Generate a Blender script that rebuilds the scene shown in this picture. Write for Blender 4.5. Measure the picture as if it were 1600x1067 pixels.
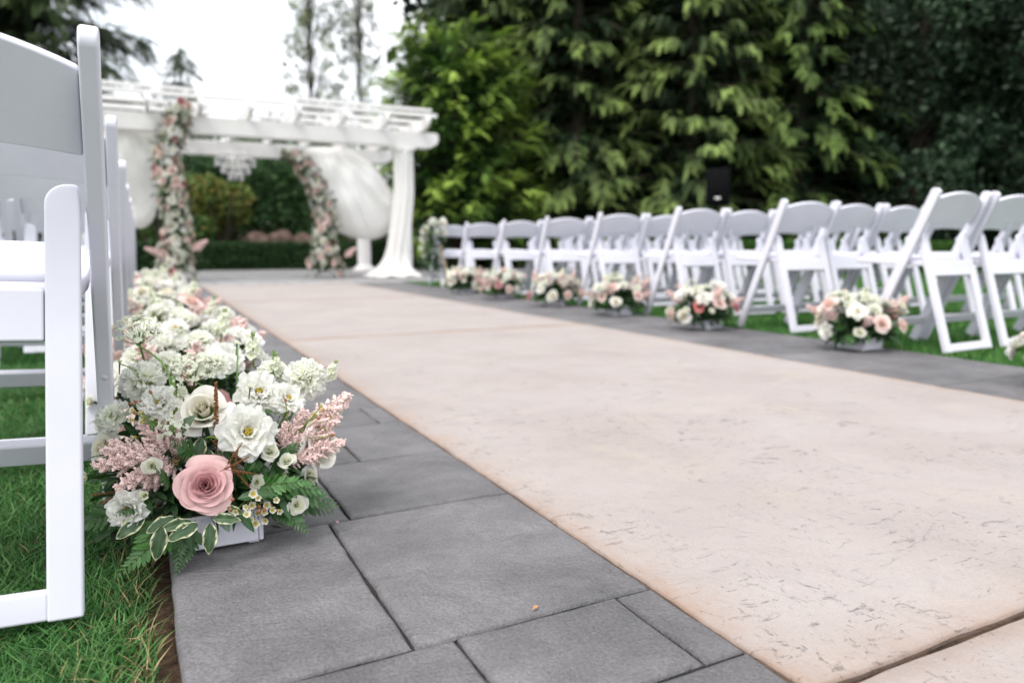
import bpy, bmesh, math, random
import numpy as np
from mathutils import Vector, Matrix, Quaternion, noise as mnoise

R = math.radians
for o in list(bpy.data.objects):
    bpy.data.objects.remove(o)
scene = bpy.context.scene
COL = scene.collection

# ------------------------------------------------------------------ camera, sky, sun, exposure
cam_d = bpy.data.cameras.new('camera')
cam = bpy.data.objects.new('camera', cam_d)
COL.objects.link(cam)
cam.location = (0, 0, 0.52)
cam.rotation_euler = (R(90 - 7.446), 0, R(-26.77))
cam_d.sensor_width = 36
cam_d.lens = 1140 / 1600 * 36
cam_d.clip_start = 0.05
cam_d.clip_end = 2000
cam_d.dof.use_dof = True
cam_d.dof.focus_distance = 1.13
cam_d.dof.aperture_fstop = 2.7
cam_d.dof.aperture_blades = 9
scene.camera = cam

SUN_EL, SUN_AZ = 60, 248          # azimuth clockwise from +Y (down the aisle)
world = bpy.data.worlds.new('World')
scene.world = world
world.use_nodes = True
nt = world.node_tree
nt.nodes.clear()
n_out = nt.nodes.new('ShaderNodeOutputWorld')
n_bg = nt.nodes.new('ShaderNodeBackground')
n_sky = nt.nodes.new('ShaderNodeTexSky')
n_sky.sky_type = 'NISHITA'
n_sky.sun_disc = False
n_sky.sun_elevation = R(SUN_EL)
n_sky.sun_rotation = R(SUN_AZ)
n_sky.dust_density = 3.0
n_tc = nt.nodes.new('ShaderNodeTexCoord')
n_noise = nt.nodes.new('ShaderNodeTexNoise')
n_noise.inputs['Scale'].default_value = 2.6
n_noise.inputs['Detail'].default_value = 6
n_ramp = nt.nodes.new('ShaderNodeValToRGB')
n_ramp.color_ramp.elements[0].position = 0.36
n_ramp.color_ramp.elements[0].color = (0.62, 0.62, 0.62, 1)
n_ramp.color_ramp.elements[1].position = 0.56
n_ramp.color_ramp.elements[1].color = (1, 1, 1, 1)
n_mix = nt.nodes.new('ShaderNodeMix')
n_mix.data_type = 'RGBA'
n_mix.inputs['B'].default_value = (8.6, 8.75, 9.0, 1)      # lit cloud
nt.links.new(n_tc.outputs['Generated'], n_noise.inputs['Vector'])
nt.links.new(n_noise.outputs['Fac'], n_ramp.inputs['Fac'])
nt.links.new(n_ramp.outputs['Color'], n_mix.inputs['Factor'])
nt.links.new(n_sky.outputs['Color'], n_mix.inputs['A'])
nt.links.new(n_mix.outputs['Result'], n_bg.inputs['Color'])
n_bg.inputs['Strength'].default_value = 0.107
nt.links.new(n_bg.outputs['Background'], n_out.inputs['Surface'])

sun_d = bpy.data.lights.new('sun', 'SUN')
sun_d.energy = 1.5
sun_d.angle = R(24)
sun_d.color = (1.0, 0.96, 0.90)
sun = bpy.data.objects.new('sun', sun_d)
COL.objects.link(sun)
sd = Vector((math.sin(R(SUN_AZ)) * math.cos(R(SUN_EL)), math.cos(R(SUN_AZ)) * math.cos(R(SUN_EL)), math.sin(R(SUN_EL))))
sun.rotation_euler = sd.to_track_quat('Z', 'Y').to_euler()
sun.location = (0, 0, 30)

scene.view_settings.view_transform = 'Standard'
scene.view_settings.look = 'None'
scene.view_settings.exposure = 1.06
scene.view_settings.gamma = 1.0
scene.render.engine = 'CYCLES'
scene.cycles.use_denoising = True
scene.cycles.max_bounces = 7
scene.cycles.diffuse_bounces = 4
scene.cycles.transparent_max_bounces = 6
scene.cycles.caustics_reflective = False
scene.cycles.caustics_refractive = False

rng = np.random.default_rng(7)
random.seed(7)

# ------------------------------------------------------------------ mesh helpers
class MB:
    """collects vertices, tris/quads, vertex colours and a material slot per face"""
    def __init__(self):
        self.v, self.q, self.t, self.c, self.qm, self.tm, self.n = [], [], [], [], [], [], 0
    def add(self, v, f, c=(1, 1, 1), m=0):
        v = np.asarray(v, float).reshape(-1, 3)
        f = np.asarray(f, int)
        c = np.asarray(c, float)
        if c.ndim == 1:
            c = np.tile(c, (len(v), 1))
        self.v.append(v); self.c.append(c)
        if f.size:
            if f.shape[1] == 4:
                self.q.append(f + self.n); self.qm.append(np.full(len(f), m))
            else:
                self.t.append(f + self.n); self.tm.append(np.full(len(f), m))
        self.n += len(v)
        return self
    def merge(self, o, M=None, m=None):
        for v, c in zip(o.v, o.c):
            self.v.append(xf(v, M) if M is not None else v); self.c.append(c)
        for q, k in zip(o.q, o.qm):
            self.q.append(q + self.n); self.qm.append(k if m is None else np.full(len(q), m))
        for t, k in zip(o.t, o.tm):
            self.t.append(t + self.n); self.tm.append(k if m is None else np.full(len(t), m))
        self.n += o.n
        return self
    def mesh(self, name, mats, smooth=True):
        me = bpy.data.meshes.new(name)
        V = np.concatenate(self.v) if self.v else np.zeros((0, 3))
        Q = np.concatenate(self.q) if self.q else np.zeros((0, 4), int)
        T = np.concatenate(self.t) if self.t else np.zeros((0, 3), int)
        qm = np.concatenate(self.qm) if self.qm else np.zeros(0, int)
        tm = np.concatenate(self.tm) if self.tm else np.zeros(0, int)
        nq, ntr = len(Q), len(T)
        me.vertices.add(len(V)); me.vertices.foreach_set('co', V.astype(np.float32).ravel())
        me.loops.add(nq * 4 + ntr * 3)
        me.loops.foreach_set('vertex_index', np.concatenate([Q.ravel(), T.ravel()]).astype(np.int32))
        me.polygons.add(nq + ntr)
        starts = np.concatenate([np.arange(nq) * 4, nq * 4 + np.arange(ntr) * 3]).astype(np.int32)
        me.polygons.foreach_set('loop_start', starts)
        me.polygons.foreach_set('material_index', np.concatenate([qm, tm]).astype(np.int32))
        me.polygons.foreach_set('use_smooth', np.full(nq + ntr, smooth))
        at = me.color_attributes.new('Col', 'FLOAT_COLOR', 'POINT')
        C4 = np.ones((len(V), 4), np.float32); C4[:, :3] = np.concatenate(self.c)
        at.data.foreach_set('color', C4.ravel())
        for mt in (mats if isinstance(mats, (list, tuple)) else [mats]):
            me.materials.append(mt)
        me.update(calc_edges=True)
        me.validate()
        return me

def flat_sides(me):
    """face-weighted normals: broad faces stay flat, the narrow bevels carry the roundness"""
    o = bpy.data.objects.new('tmp', me)
    COL.objects.link(o)
    md = o.modifiers.new('wn', 'WEIGHTED_NORMAL')
    md.weight = 100
    dg = bpy.context.evaluated_depsgraph_get()
    me2 = bpy.data.meshes.new_from_object(o.evaluated_get(dg), preserve_all_data_layers=True, depsgraph=dg)
    me2.name = me.name
    bpy.data.objects.remove(o)
    return me2

def xf(v, M):
    A = np.array(M)
    return np.asarray(v, float) @ A[:3, :3].T + A[:3, 3]

def obj(name, me, parent=None, M=None, label=None, cat=None, group=None, kind=None):
    o = bpy.data.objects.new(name, me)
    COL.objects.link(o)
    if parent is not None:
        o.parent = parent
    if M is not None:
        o.matrix_basis = M
    tag(o, label, cat, group, kind)
    return o

def tag(o, label=None, cat=None, group=None, kind=None):
    if label: o['label'] = label
    if cat: o['category'] = cat
    if group: o['group'] = group
    if kind: o['kind'] = kind
    return o

def empty(name, loc, rz=0, label=None, cat=None, group=None):
    o = bpy.data.objects.new(name, None)
    COL.objects.link(o)
    o.empty_display_size = 0.1
    o.location = loc
    o.rotation_euler = (0, 0, rz)
    return tag(o, label, cat, group)

def bm_to_mb(bm, c=(1, 1, 1), m=0):
    bm.verts.index_update()
    v = np.array([x.co[:] for x in bm.verts])
    b = MB(); base = True
    quads = [[x.index for x in f.verts] for f in bm.faces if len(f.verts) == 4]
    tris = [[x.index for x in f.verts] for f in bm.faces if len(f.verts) == 3]
    for f in bm.faces:
        if len(f.verts) > 4:
            ix = [x.index for x in f.verts]
            tris += [[ix[0], ix[k], ix[k + 1]] for k in range(1, len(ix) - 1)]
    b.v.append(v); b.c.append(np.tile(np.asarray(c, float), (len(v), 1))); b.n = len(v)
    if quads: b.q.append(np.array(quads)); b.qm.append(np.full(len(quads), m))
    if tris: b.t.append(np.array(tris)); b.tm.append(np.full(len(tris), m))
    bm.free()
    return b

def rbox(sx, sy, sz, bev=0.004, seg=2, c=(1, 1, 1)):
    bm = bmesh.new()
    bmesh.ops.create_cube(bm, size=1)
    bmesh.ops.scale(bm, vec=(sx, sy, sz), verts=bm.verts)
    if bev > 0:
        bmesh.ops.bevel(bm, geom=list(bm.edges), offset=bev, segments=seg, affect='EDGES', profile=0.5)
    return bm_to_mb(bm, c)

def prism(poly, th, bev=0.004, seg=2, c=(1, 1, 1), axis='y'):
    """2D outline (a,b) extruded by th; axis 'y': outline in xz; axis 'x': outline in yz; axis 'z': outline in xy"""
    bm = bmesh.new()
    if axis == 'y':
        vs = [bm.verts.new((a, -th / 2, b)) for a, b in poly]; d = (0, th, 0)
    elif axis == 'x':
        vs = [bm.verts.new((-th / 2, a, b)) for a, b in poly]; d = (th, 0, 0)
    else:
        vs = [bm.verts.new((a, b, -th / 2)) for a, b in poly]; d = (0, 0, th)
    f = bm.faces.new(vs)
    r = bmesh.ops.extrude_face_region(bm, geom=[f])
    nv = [g for g in r['geom'] if isinstance(g, bmesh.types.BMVert)]
    bmesh.ops.translate(bm, vec=d, verts=nv)
    bmesh.ops.recalc_face_normals(bm, faces=bm.faces)
    if bev > 0:
        ed = [e for e in bm.edges if len(e.link_faces) == 2 and e.calc_face_angle(0) > R(45)]
        bmesh.ops.bevel(bm, geom=ed, offset=bev, segments=seg, affect='EDGES', profile=0.5)
    bmesh.ops.triangulate(bm, faces=[f for f in bm.faces if len(f.verts) > 4])
    return bm_to_mb(bm, c)

def tube(pts, rad, n=6, c=(1, 1, 1), caps=True):
    """tapered tube along a polyline; rad: number or list; c: colour or list of two colours"""
    P = np.asarray(pts, float)
    k = len(P)
    r = np.full(k, rad, float) if np.isscalar(rad) else np.asarray(rad, float)
    T = np.gradient(P, axis=0)
    T /= np.linalg.norm(T, axis=1)[:, None] + 1e-12
    ref = np.array([0, 0, 1.0]) if abs(T[0, 2]) < 0.9 else np.array([1.0, 0, 0])
    V = []
    for i in range(k):
        a = np.cross(T[i], ref); a /= np.linalg.norm(a) + 1e-12
        b = np.cross(T[i], a)
        an = np.arange(n) / n * 2 * math.pi
        V.append(P[i] + r[i] * (np.cos(an)[:, None] * a + np.sin(an)[:, None] * b))
    V = np.concatenate(V)
    F = [[i * n + j, i * n + (j + 1) % n, (i + 1) * n + (j + 1) % n, (i + 1) * n + j] for i in range(k - 1) for j in range(n)]
    b = MB().add(V, F, c)
    if caps:
        cv = np.concatenate([V[-n:], [P[-1] + T[-1] * r[-1] * .4]])
        b.add(cv, [[j, (j + 1) % n, n] for j in range(n)], c)
        cv = np.concatenate([V[:n], [P[0]]])
        b.add(cv, [[(j + 1) % n, j, n] for j in range(n)], c)
    return b

def ball(r, c=(1, 1, 1), sub=1, sq=(1, 1, 1)):
    bm = bmesh.new()
    bmesh.ops.create_icosphere(bm, subdivisions=sub, radius=r)
    bmesh.ops.scale(bm, vec=sq, verts=bm.verts)
    return bm_to_mb(bm, c)

def lathe(prof, n=20, c=(1, 1, 1)):
    an = np.arange(n) / n * 2 * math.pi
    V = np.concatenate([np.stack([r * np.cos(an), r * np.sin(an), np.full(n, z)], 1) for r, z in prof])
    F = [[i * n + j, i * n + (j + 1) % n, (i + 1) * n + (j + 1) % n, (i + 1) * n + j] for i in range(len(prof) - 1) for j in range(n)]
    return MB().add(V, F, c)

def TR(x, y, z): return Matrix.Translation((x, y, z))
def RX(a): return Matrix.Rotation(a, 4, 'X')
def RY(a): return Matrix.Rotation(a, 4, 'Y')
def RZ(a): return Matrix.Rotation(a, 4, 'Z')
def SC(s): return Matrix.Diagonal((s, s, s, 1)) if np.isscalar(s) else Matrix.Diagonal((*s, 1))
def aim(loc, d, spin=0.0, s=1.0):
    q = Vector(d).to_track_quat('Z', 'Y')
    return TR(*loc) @ q.to_matrix().to_4x4() @ RZ(spin) @ SC(s)

# ------------------------------------------------------------------ materials
def mat(name, build):
    m = bpy.data.materials.new(name)
    m.use_nodes = True
    t = m.node_tree
    t.nodes.clear()
    out = t.nodes.new('ShaderNodeOutputMaterial')
    build(t, out)
    return m

def N(t, kind, **kw):
    n = t.nodes.new(kind)
    for k, v in kw.items():
        if k in n.inputs: n.inputs[k].default_value = v
        else: setattr(n, k, v)
    return n

def ramp(t, src, stops):
    n = t.nodes.new('ShaderNodeValToRGB')
    e = n.color_ramp.elements
    while len(e) < len(stops): e.new(0.5)
    for el, (p, c) in zip(e, stops):
        el.position = p
        el.color = (*c, 1) if hasattr(c, '__len__') else (c, c, c, 1)
    t.links.new(src, n.inputs['Fac'])
    return n.outputs['Color']

def mixc(t, fac, a, b, mode='MIX'):
    n = t.nodes.new('ShaderNodeMix'); n.data_type = 'RGBA'; n.blend_type = mode
    for key, val in (('Factor', fac), ('A', a), ('B', b)):
        if isinstance(val, bpy.types.NodeSocket): t.links.new(val, n.inputs[key])
        elif key == 'Factor': n.inputs[key].default_value = val
        else: n.inputs[key].default_value = (*val, 1)
    return n.outputs['Result']

def mathn(t, op, a, b=0.0):
    n = t.nodes.new('ShaderNodeMath'); n.operation = op
    for i, val in enumerate((a, b)):
        if isinstance(val, bpy.types.NodeSocket): t.links.new(val, n.inputs[i])
        else: n.inputs[i].default_value = val
    return n.outputs[0]

def noise(t, vec, scale, detail=4, rough=0.55, dist=0.0):
    n = N(t, 'ShaderNodeTexNoise', Scale=scale, Detail=detail, Roughness=rough, Distortion=dist)
    if vec is not None: t.links.new(vec, n.inputs['Vector'])
    return n.outputs['Fac']

def mapping(t, scale=(1, 1, 1), rot=(0, 0, 0), kind='Object'):
    tc = t.nodes.new('ShaderNodeTexCoord')
    mp = t.nodes.new('ShaderNodeMapping')
    mp.inputs['Scale'].default_value = scale
    mp.inputs['Rotation'].default_value = rot
    if kind == 'World':
        g = t.nodes.new('ShaderNodeNewGeometry')
        t.links.new(g.outputs['Position'], mp.inputs['Vector'])
    else:
        t.links.new(tc.outputs[kind], mp.inputs['Vector'])
    return mp.outputs['Vector']

def finish(t, out, col, rough=0.6, bump=None, bstr=0.2, bdist=0.002, spec=0.5, transl=0.0, sheen=0.0):
    p = t.nodes.new('ShaderNodeBsdfPrincipled')
    if isinstance(col, bpy.types.NodeSocket): t.links.new(col, p.inputs['Base Color'])
    else: p.inputs['Base Color'].default_value = (*col, 1)
    if isinstance(rough, bpy.types.NodeSocket): t.links.new(rough, p.inputs['Roughness'])
    else: p.inputs['Roughness'].default_value = rough
    p.inputs['Specular IOR Level'].default_value = spec
    if bump is not None:
        b = N(t, 'ShaderNodeBump', Strength=bstr, Distance=bdist)
        t.links.new(bump, b.inputs['Height'])
        t.links.new(b.outputs['Normal'], p.inputs['Normal'])
    sh = p.outputs['BSDF']
    if transl > 0:
        tr = t.nodes.new('ShaderNodeBsdfTranslucent')
        if isinstance(col, bpy.types.NodeSocket): t.links.new(col, tr.inputs['Color'])
        else: tr.inputs['Color'].default_value = (*col, 1)
        mx = t.nodes.new('ShaderNodeMixShader'); mx.inputs[0].default_value = transl
        t.links.new(sh, mx.inputs[1]); t.links.new(tr.outputs[0], mx.inputs[2])
        sh = mx.outputs[0]
    t.links.new(sh, out.inputs['Surface'])

def colattr(t):
    a = t.nodes.new('ShaderNodeAttribute'); a.attribute_name = 'Col'
    return a.outputs['Color']

M = {}
def b_petal(t, o):
    v = mapping(t, (1, 1, 1))
    c = mixc(t, 0.10, colattr(t), ramp(t, noise(t, v, 90, 3), [(0.3, (.8, .75, .7)), (0.7, (1, 1, 1))]), 'MULTIPLY')
    finish(t, o, c, 0.75, noise(t, v, 200, 3), 0.25, 0.001, 0.12, transl=0.45)
M['petal'] = mat('petal', b_petal)
def b_petal2(t, o):
    v = mapping(t, (1, 1, 1))
    c = mixc(t, 0.12, colattr(t), ramp(t, noise(t, v, 120, 4), [(0.3, (.75, .68, .66)), (0.7, (1, 1, 1))]), 'MULTIPLY')
    finish(t, o, c, 0.65, noise(t, v, 180, 3), 0.3, 0.001, 0.2, transl=0.07)
M['plume'] = mat('plume_floret', lambda t, o: finish(t, o, mixc(t, 0.12, colattr(t), ramp(t, noise(t, mapping(t), 160, 3), [(0.3, (.75, .7, .68)), (0.7, (1, 1, 1))]), 'MULTIPLY'), 0.8, None, spec=0.1))
M['rose_petal'] = mat('rose_petal', b_petal2)
def b_leaf(t, o):
    v = mapping(t)
    c = mixc(t, 0.55, colattr(t), ramp(t, noise(t, v, 45, 3), [(0.3, (.6, .65, .55)), (0.7, (1.5, 1.45, 1.3))]), 'MULTIPLY')
    finish(t, o, c, 0.42, noise(t, v, 120, 3), 0.25, 0.001, 0.45, transl=0.18)
M['leaf'] = mat('leaf', b_leaf)
def b_tree(t, o):
    finish(t, o, colattr(t), 0.6, None, spec=0.25, transl=0.22)
M['tree_leaf'] = mat('tree_leaf', b_tree)
def b_grass(t, o):
    finish(t, o, colattr(t), 0.55, None, spec=0.3, transl=0.28)
M['grass'] = mat('grass', b_grass)
def b_lawn(t, o):
    v = mapping(t, kind='World')
    c = ramp(t, noise(t, v, 3.5, 6), [(0.3, (.016, .045, .010)), (0.7, (.040, .095, .020))])
    finish(t, o, c, 0.9, noise(t, v, 60, 4), 0.6, 0.02, 0.1)
M['lawn'] = mat('lawn', b_lawn)
def b_soil(t, o):
    v = mapping(t, kind='World')
    c = ramp(t, noise(t, v, 60, 6), [(0.3, (.020, .013, .009)), (0.55, (.055, .035, .022)), (0.8, (.12, .08, .05))])
    finish(t, o, c, 0.95, noise(t, v, 180, 5), 0.9, 0.01, 0.1)
M['soil'] = mat('soil', b_soil)
def b_white(t, o):      # white resin
    v = mapping(t, kind='World')
    c = ramp(t, noise(t, v, 8, 4), [(0.3, (.605, .603, .675)), (0.7, (.65, .648, .722))])
    c = mixc(t, ramp(t, noise(t, v, 70, 5, .7), [(0.62, 0.0), (0.78, 0.35)]), c, (.53, .525, .55))
    finish(t, o, c, 0.42, noise(t, v, 420, 2), 0.06, 0.0006, 0.4)
M['resin'] = mat('white_resin', b_white)
def b_paint(t, o):
    v = mapping(t, kind='World')
    c = ramp(t, noise(t, v, 5, 5), [(0.3, (.70, .685, .675)), (0.7, (.77, .76, .75))])
    finish(t, o, c, 0.55, noise(t, v, 40, 3), 0.1, 0.002, 0.3)
M['paint'] = mat('white_paint', b_paint)
def b_cloth(t, o):
    v = mapping(t)
    finish(t, o, (.92, .91, .89), 0.8, noise(t, v, 30, 3), 0.15, 0.004, 0.1, transl=0.32)
M['cloth'] = mat('sheer_cloth', b_cloth)
def b_slate(t, o):
    v = mapping(t, kind='World')
    vs = mapping(t, (1, 1.25, 1), (0, 0, R(40)), kind='World')
    big = noise(t, v, 4.2, 5, .6)
    c = ramp(t, big, [(0.30, (.100, .097, .100)), (0.52, (.140, .136, .140)), (0.72, (.182, .177, .182))])
    c = mixc(t, 0.5, c, ramp(t, noise(t, vs, 13, 8, .7, .9), [(0.3, (.74, .74, .75)), (0.7, (1.2, 1.2, 1.2))]), 'MULTIPLY')
    c = mixc(t, 0.45, c, ramp(t, noise(t, v, 190, 4, .7), [(0.35, (.42, .42, .42)), (0.70, (1.6, 1.6, 1.6))]), 'MULTIPLY')
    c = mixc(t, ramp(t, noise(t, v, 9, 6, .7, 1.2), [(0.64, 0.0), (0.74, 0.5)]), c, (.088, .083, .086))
    attr = t.nodes.new('ShaderNodeAttribute'); attr.attribute_name = 'Col'
    c = mixc(t, 1.0, c, attr.outputs['Color'], 'MULTIPLY')
    h = mathn(t, 'ADD', mathn(t, 'MULTIPLY', noise(t, vs, 7, 9, .66, 1.4), 1.0), mathn(t, 'MULTIPLY', noise(t, v, 200, 4, .6), 0.22))
    rg = ramp(t, noise(t, v, 14, 5), [(0.3, 0.42), (0.7, 0.62)])
    finish(t, o, c, rg, h, 0.95, 0.018, 0.42)
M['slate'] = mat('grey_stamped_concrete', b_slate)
def b_pink(t, o):
    v = mapping(t, kind='World')
    w1 = mapping(t, (1, 2.4, 1), (0, 0, R(35)), kind='World')
    w2 = mapping(t, (2.2, 1, 1), (0, 0, R(20)), kind='World')
    c = ramp(t, noise(t, v, 2.2, 6, .6), [(0.25, (.286, .250, .236)), (0.5, (.322, .286, .273)), (0.78, (.354, .320, .308))])
    c = mixc(t, ramp(t, noise(t, v, 3.1, 4, .6), [(0.55, 0.0), (0.75, 0.45)]), c, (.385, .335, .275))
    c = mixc(t, 0.25, c, ramp(t, noise(t, v, 300, 3, .6), [(0.35, (.7, .69, .68)), (0.7, (1.2, 1.2, 1.2))]), 'MULTIPLY')
    c = mixc(t, ramp(t, noise(t, v, 6.5, 7, .7, .6), [(0.50, 0.0), (0.68, 0.30)]), c, (.26, .235, .23))
    # dark scuffs left in the low spots of the stamped texture
    mask = ramp(t, noise(t, v, 2.6, 5), [(0.34, 0.12), (0.58, 1.0)])
    f1 = ramp(t, noise(t, w1, 12, 8, .66, 1.6), [(0.598, 0.0), (0.66, 1.0)])
    f2 = ramp(t, noise(t, w2, 19, 8, .68, 1.2), [(0.622, 0.0), (0.68, 1.0)])
    f3 = ramp(t, noise(t, w2, 46, 5, .65, .8), [(0.625, 0.0), (0.69, 0.9)])
    f = mathn(t, 'MAXIMUM', mathn(t, 'MAXIMUM', f1, f2), f3)
    grit = ramp(t, noise(t, v, 190, 3, .7), [(0.38, 0.25), (0.56, 0.95)])
    f = mathn(t, 'MULTIPLY', mathn(t, 'MULTIPLY', f, mask), mathn(t, 'MULTIPLY', grit, 0.74))
    c = mixc(t, f, c, (.105, .098, .10))
    # rusty stain along the slab edges (Col.r marks the distance to an edge)
    sep = t.nodes.new('ShaderNodeSeparateColor'); t.links.new(colattr(t), sep.inputs[0])
    ed = mathn(t, 'MULTIPLY', sep.outputs[0], ramp(t, noise(t, v, 7, 6, .7), [(0.33, 0.0), (0.62, 1.0)]))
    c = mixc(t, mathn(t, 'MULTIPLY', ed, 0.62), c, (.285, .185, .125))
    c = mixc(t, mathn(t, 'MULTIPLY', sep.outputs[1], 0.55), c, (.15, .09, .06))
    h = mathn(t, 'ADD', mathn(t, 'SUBTRACT', mathn(t, 'MULTIPLY', noise(t, v, 10, 7, .62, .5), .8), mathn(t, 'MULTIPLY', f, .25)), mathn(t, 'MULTIPLY', noise(t, v, 260, 3, .6), .12))
    finish(t, o, c, 0.66, h, 0.8, 0.010, 0.3)
M['pink'] = mat('pink_stamped_concrete', b_pink)
def b_joint(t, o):
    v = mapping(t, kind='World')
    finish(t, o, ramp(t, noise(t, v, 90, 4), [(0.3, (.022, .020, .018)), (0.7, (.07, .062, .055))]), 0.95, noise(t, v, 200, 3), .6, .004, .1)
M['joint'] = mat('joint_bed', b_joint)
def b_terrace(t, o):
    v = mapping(t, kind='World')
    c = ramp(t, noise(t, v, 1.6, 6), [(0.3, (.23, .225, .23)), (0.7, (.31, .302, .305))])
    br = N(t, 'ShaderNodeTexBrick', Scale=1.0); br.inputs['Color1'].default_value = (1, 1, 1, 1); br.inputs['Color2'].default_value = (.9, .9, .9, 1)
    br.inputs['Mortar'].default_value = (.45, .45, .45, 1); br.inputs['Mortar Size'].default_value = 0.012
    br.inputs['Brick Width'].default_value = 0.6; br.inputs['Row Height'].default_value = 0.45
    t.links.new(v, br.inputs['Vector'])
    c = mixc(t, 1.0, c, br.outputs['Color'], 'MULTIPLY')
    finish(t, o, c, 0.6, noise(t, v, 12, 5), .5, .006, .35)
M['groove'] = mat('brown_groove', lambda t, o: finish(t, o, ramp(t, noise(t, mapping(t, kind='World'), 40, 5), [(0.3, (.025, .017, .012)), (0.7, (.09, .057, .038))]), .9, noise(t, mapping(t, kind='World'), 120, 4), .6, .004, .15))
M['terrace'] = mat('grey_terrace', b_terrace)
def b_bark(t, o):
    v = mapping(t, (6, 6, 1))
    finish(t, o, ramp(t, noise(t, v, 6, 6), [(0.3, (.035, .027, .020)), (0.7, (.11, .09, .07))]), 0.9, noise(t, v, 14, 5), .7, .03, .15)
M['bark'] = mat('bark', b_bark)
def b_black(t, o):
    v = mapping(t)
    finish(t, o, ramp(t, noise(t, v, 30, 3), [(0.3, (.004, .004, .005)), (0.7, (.007, .007, .008))]), 0.9, noise(t, v, 300, 2), .2, .001, .05)
M['black'] = mat('black_plastic', b_black)
def b_rock(t, o):
    v = mapping(t)
    finish(t, o, ramp(t, noise(t, v, 4, 6), [(0.3, (.05, .032, .025)), (0.7, (.16, .11, .09))]), 0.9, noise(t, v, 9, 6), .8, .05, .2)
M['rock'] = mat('rock', b_rock)
def b_crystal(t, o):
    finish(t, o, (.86, .86, .87), 0.08, None, spec=1.0, transl=0.35)
M['crystal'] = mat('crystal', b_crystal)
def b_ribbon(t, o):
    finish(t, o, (.42, .34, .27), .7, noise(t, mapping(t), 60, 3), .2, .002, .2)
M['ribbon'] = mat('ribbon', b_ribbon)
# ------------------------------------------------------------------ ground
def sheet(x0, x1, y0, y1, z, nx=1, ny=1, c=(1, 1, 1)):
    xs, ys = np.linspace(x0, x1, nx + 1), np.linspace(y0, y1, ny + 1)
    X, Y = np.meshgrid(xs, ys)
    V = np.stack([X.ravel(), Y.ravel(), np.full(X.size, z)], 1)
    F = [[j * (nx + 1) + i, j * (nx + 1) + i + 1, (j + 1) * (nx + 1) + i + 1, (j + 1) * (nx + 1) + i] for j in range(ny) for i in range(nx)]
    return MB().add(V, F, c)

X_L, X_P, X_Q, X_R = 0.010, 0.672, 2.640, 3.390      # lawn | grey | pink | grey | lawn
obj('ground', sheet(-400, 400, -300, 600, -0.035).mesh('ground', M['lawn']), kind='structure')
obj('soil_strip', sheet(-0.085, X_L + .02, -0.5, 10.3, -0.022, 4, 60).mesh('soil_strip', M['soil']), kind='structure')

path = obj('path', sheet(X_L + .004, X_R - .004, -1.6, 10.35, -0.014).mesh('path', M['joint']), kind='structure')
terr = MB()
terr.merge(rbox(16, 8.2, 0.06, 0.006, 1), TR(1.5, 10.36 + 4.1, -0.034))
obj('terrace', terr.mesh('terrace', M['terrace']), kind='structure')

def slab_mesh(w, d, nx, ny, drop, inset, wav, seed, amp, rim=None, thick=.03, tint=(1, 1, 1), edge_stain=False, wob=None):
    """a stone with a wavy outline, a rolled edge and a slightly uneven top; corner at the origin"""
    def u(n, L):
        a = [0, inset * .45, inset]
        inner = np.linspace(inset, L - inset, n + 1)[1:-1]
        return np.array(a + list(inner) + [L - inset, L - inset * .45, L])
    xs, ys = u(nx, w), u(ny, d)
    X, Y = np.meshgrid(xs, ys)
    X, Y = X.ravel(), Y.ravel()
    dist = np.minimum(np.minimum(X, w - X), np.minimum(Y, d - Y))
    t = np.clip(dist / inset, 0, 1)
    Z = -drop * (1 - t) ** 2
    nz = np.array([mnoise.noise(Vector((x * 5 + seed * 7.1, y * 5, seed))) for x, y in zip(X, Y)])
    nz2 = np.array([mnoise.noise(Vector((x * 22 + seed * 3.1, y * 22, seed + 9))) for x, y in zip(X, Y)])
    Z += amp * nz + amp * .35 * nz2
    ex = np.array([mnoise.noise(Vector((y * 9 + seed, 3.3 + seed, 0))) + .5 * mnoise.noise(Vector((y * 31 + seed, 3.3, 5))) + .35 * mnoise.noise(Vector((y * 95 + seed, 1.3, 5))) for y in Y])
    ey = np.array([mnoise.noise(Vector((x * 9 - seed, 8.8 + seed, 0))) + .5 * mnoise.noise(Vector((x * 31 - seed, 8.8, 5))) for x in X])
    nearx = np.clip(1 - np.minimum(X, w - X) / .1, 0, 1); neary = np.clip(1 - np.minimum(Y, d - Y) / .1, 0, 1)
    Xw = X + wav * ex * nearx
    Yw = Y + wav * ey * neary
    V = np.stack([Xw, Yw, Z], 1)
    n, m = len(xs), len(ys)
    F = [[j * n + i, j * n + i + 1, (j + 1) * n + i + 1, (j + 1) * n + i] for j in range(m - 1) for i in range(n - 1)]
    if edge_stain:
        C = np.stack([np.clip(1 - dist / .13, 0, 1) ** 2.0, np.clip(1 - dist / .008, 0, 1), np.zeros_like(dist)], 1)
    else:
        C = np.tile(np.asarray(tint, float), (len(V), 1)) * (1 - .25 * np.clip(1 - dist / .006, 0, 1))[:, None]
    b = MB().add(V, F, C)
    ring = [i for i in range(n)] + [j * n + n - 1 for j in range(1, m)] + [(m - 1) * n + i for i in range(n - 2, -1, -1)] + [j * n for j in range(m - 2, 0, -1)]
    rv = V[ring]
    lo = rv.copy(); lo[:, 2] = -thick
    k = len(ring)
    cc = C[ring]
    b.add(np.concatenate([rv, lo]), [[i, k + i, k + (i + 1) % k, (i + 1) % k] for i in range(k)], np.concatenate([cc, cc]))
    return b

border = obj('path_border', sheet(X_L + .006, X_P - .01, -1.2, 10.3, -0.0135).mesh('path_border', M['joint']), kind='structure')
border2 = obj('path_border', sheet(X_Q + .01, X_R - .006, -1.2, 10.3, -0.0135).mesh('path_border', M['joint']), kind='structure')

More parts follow.
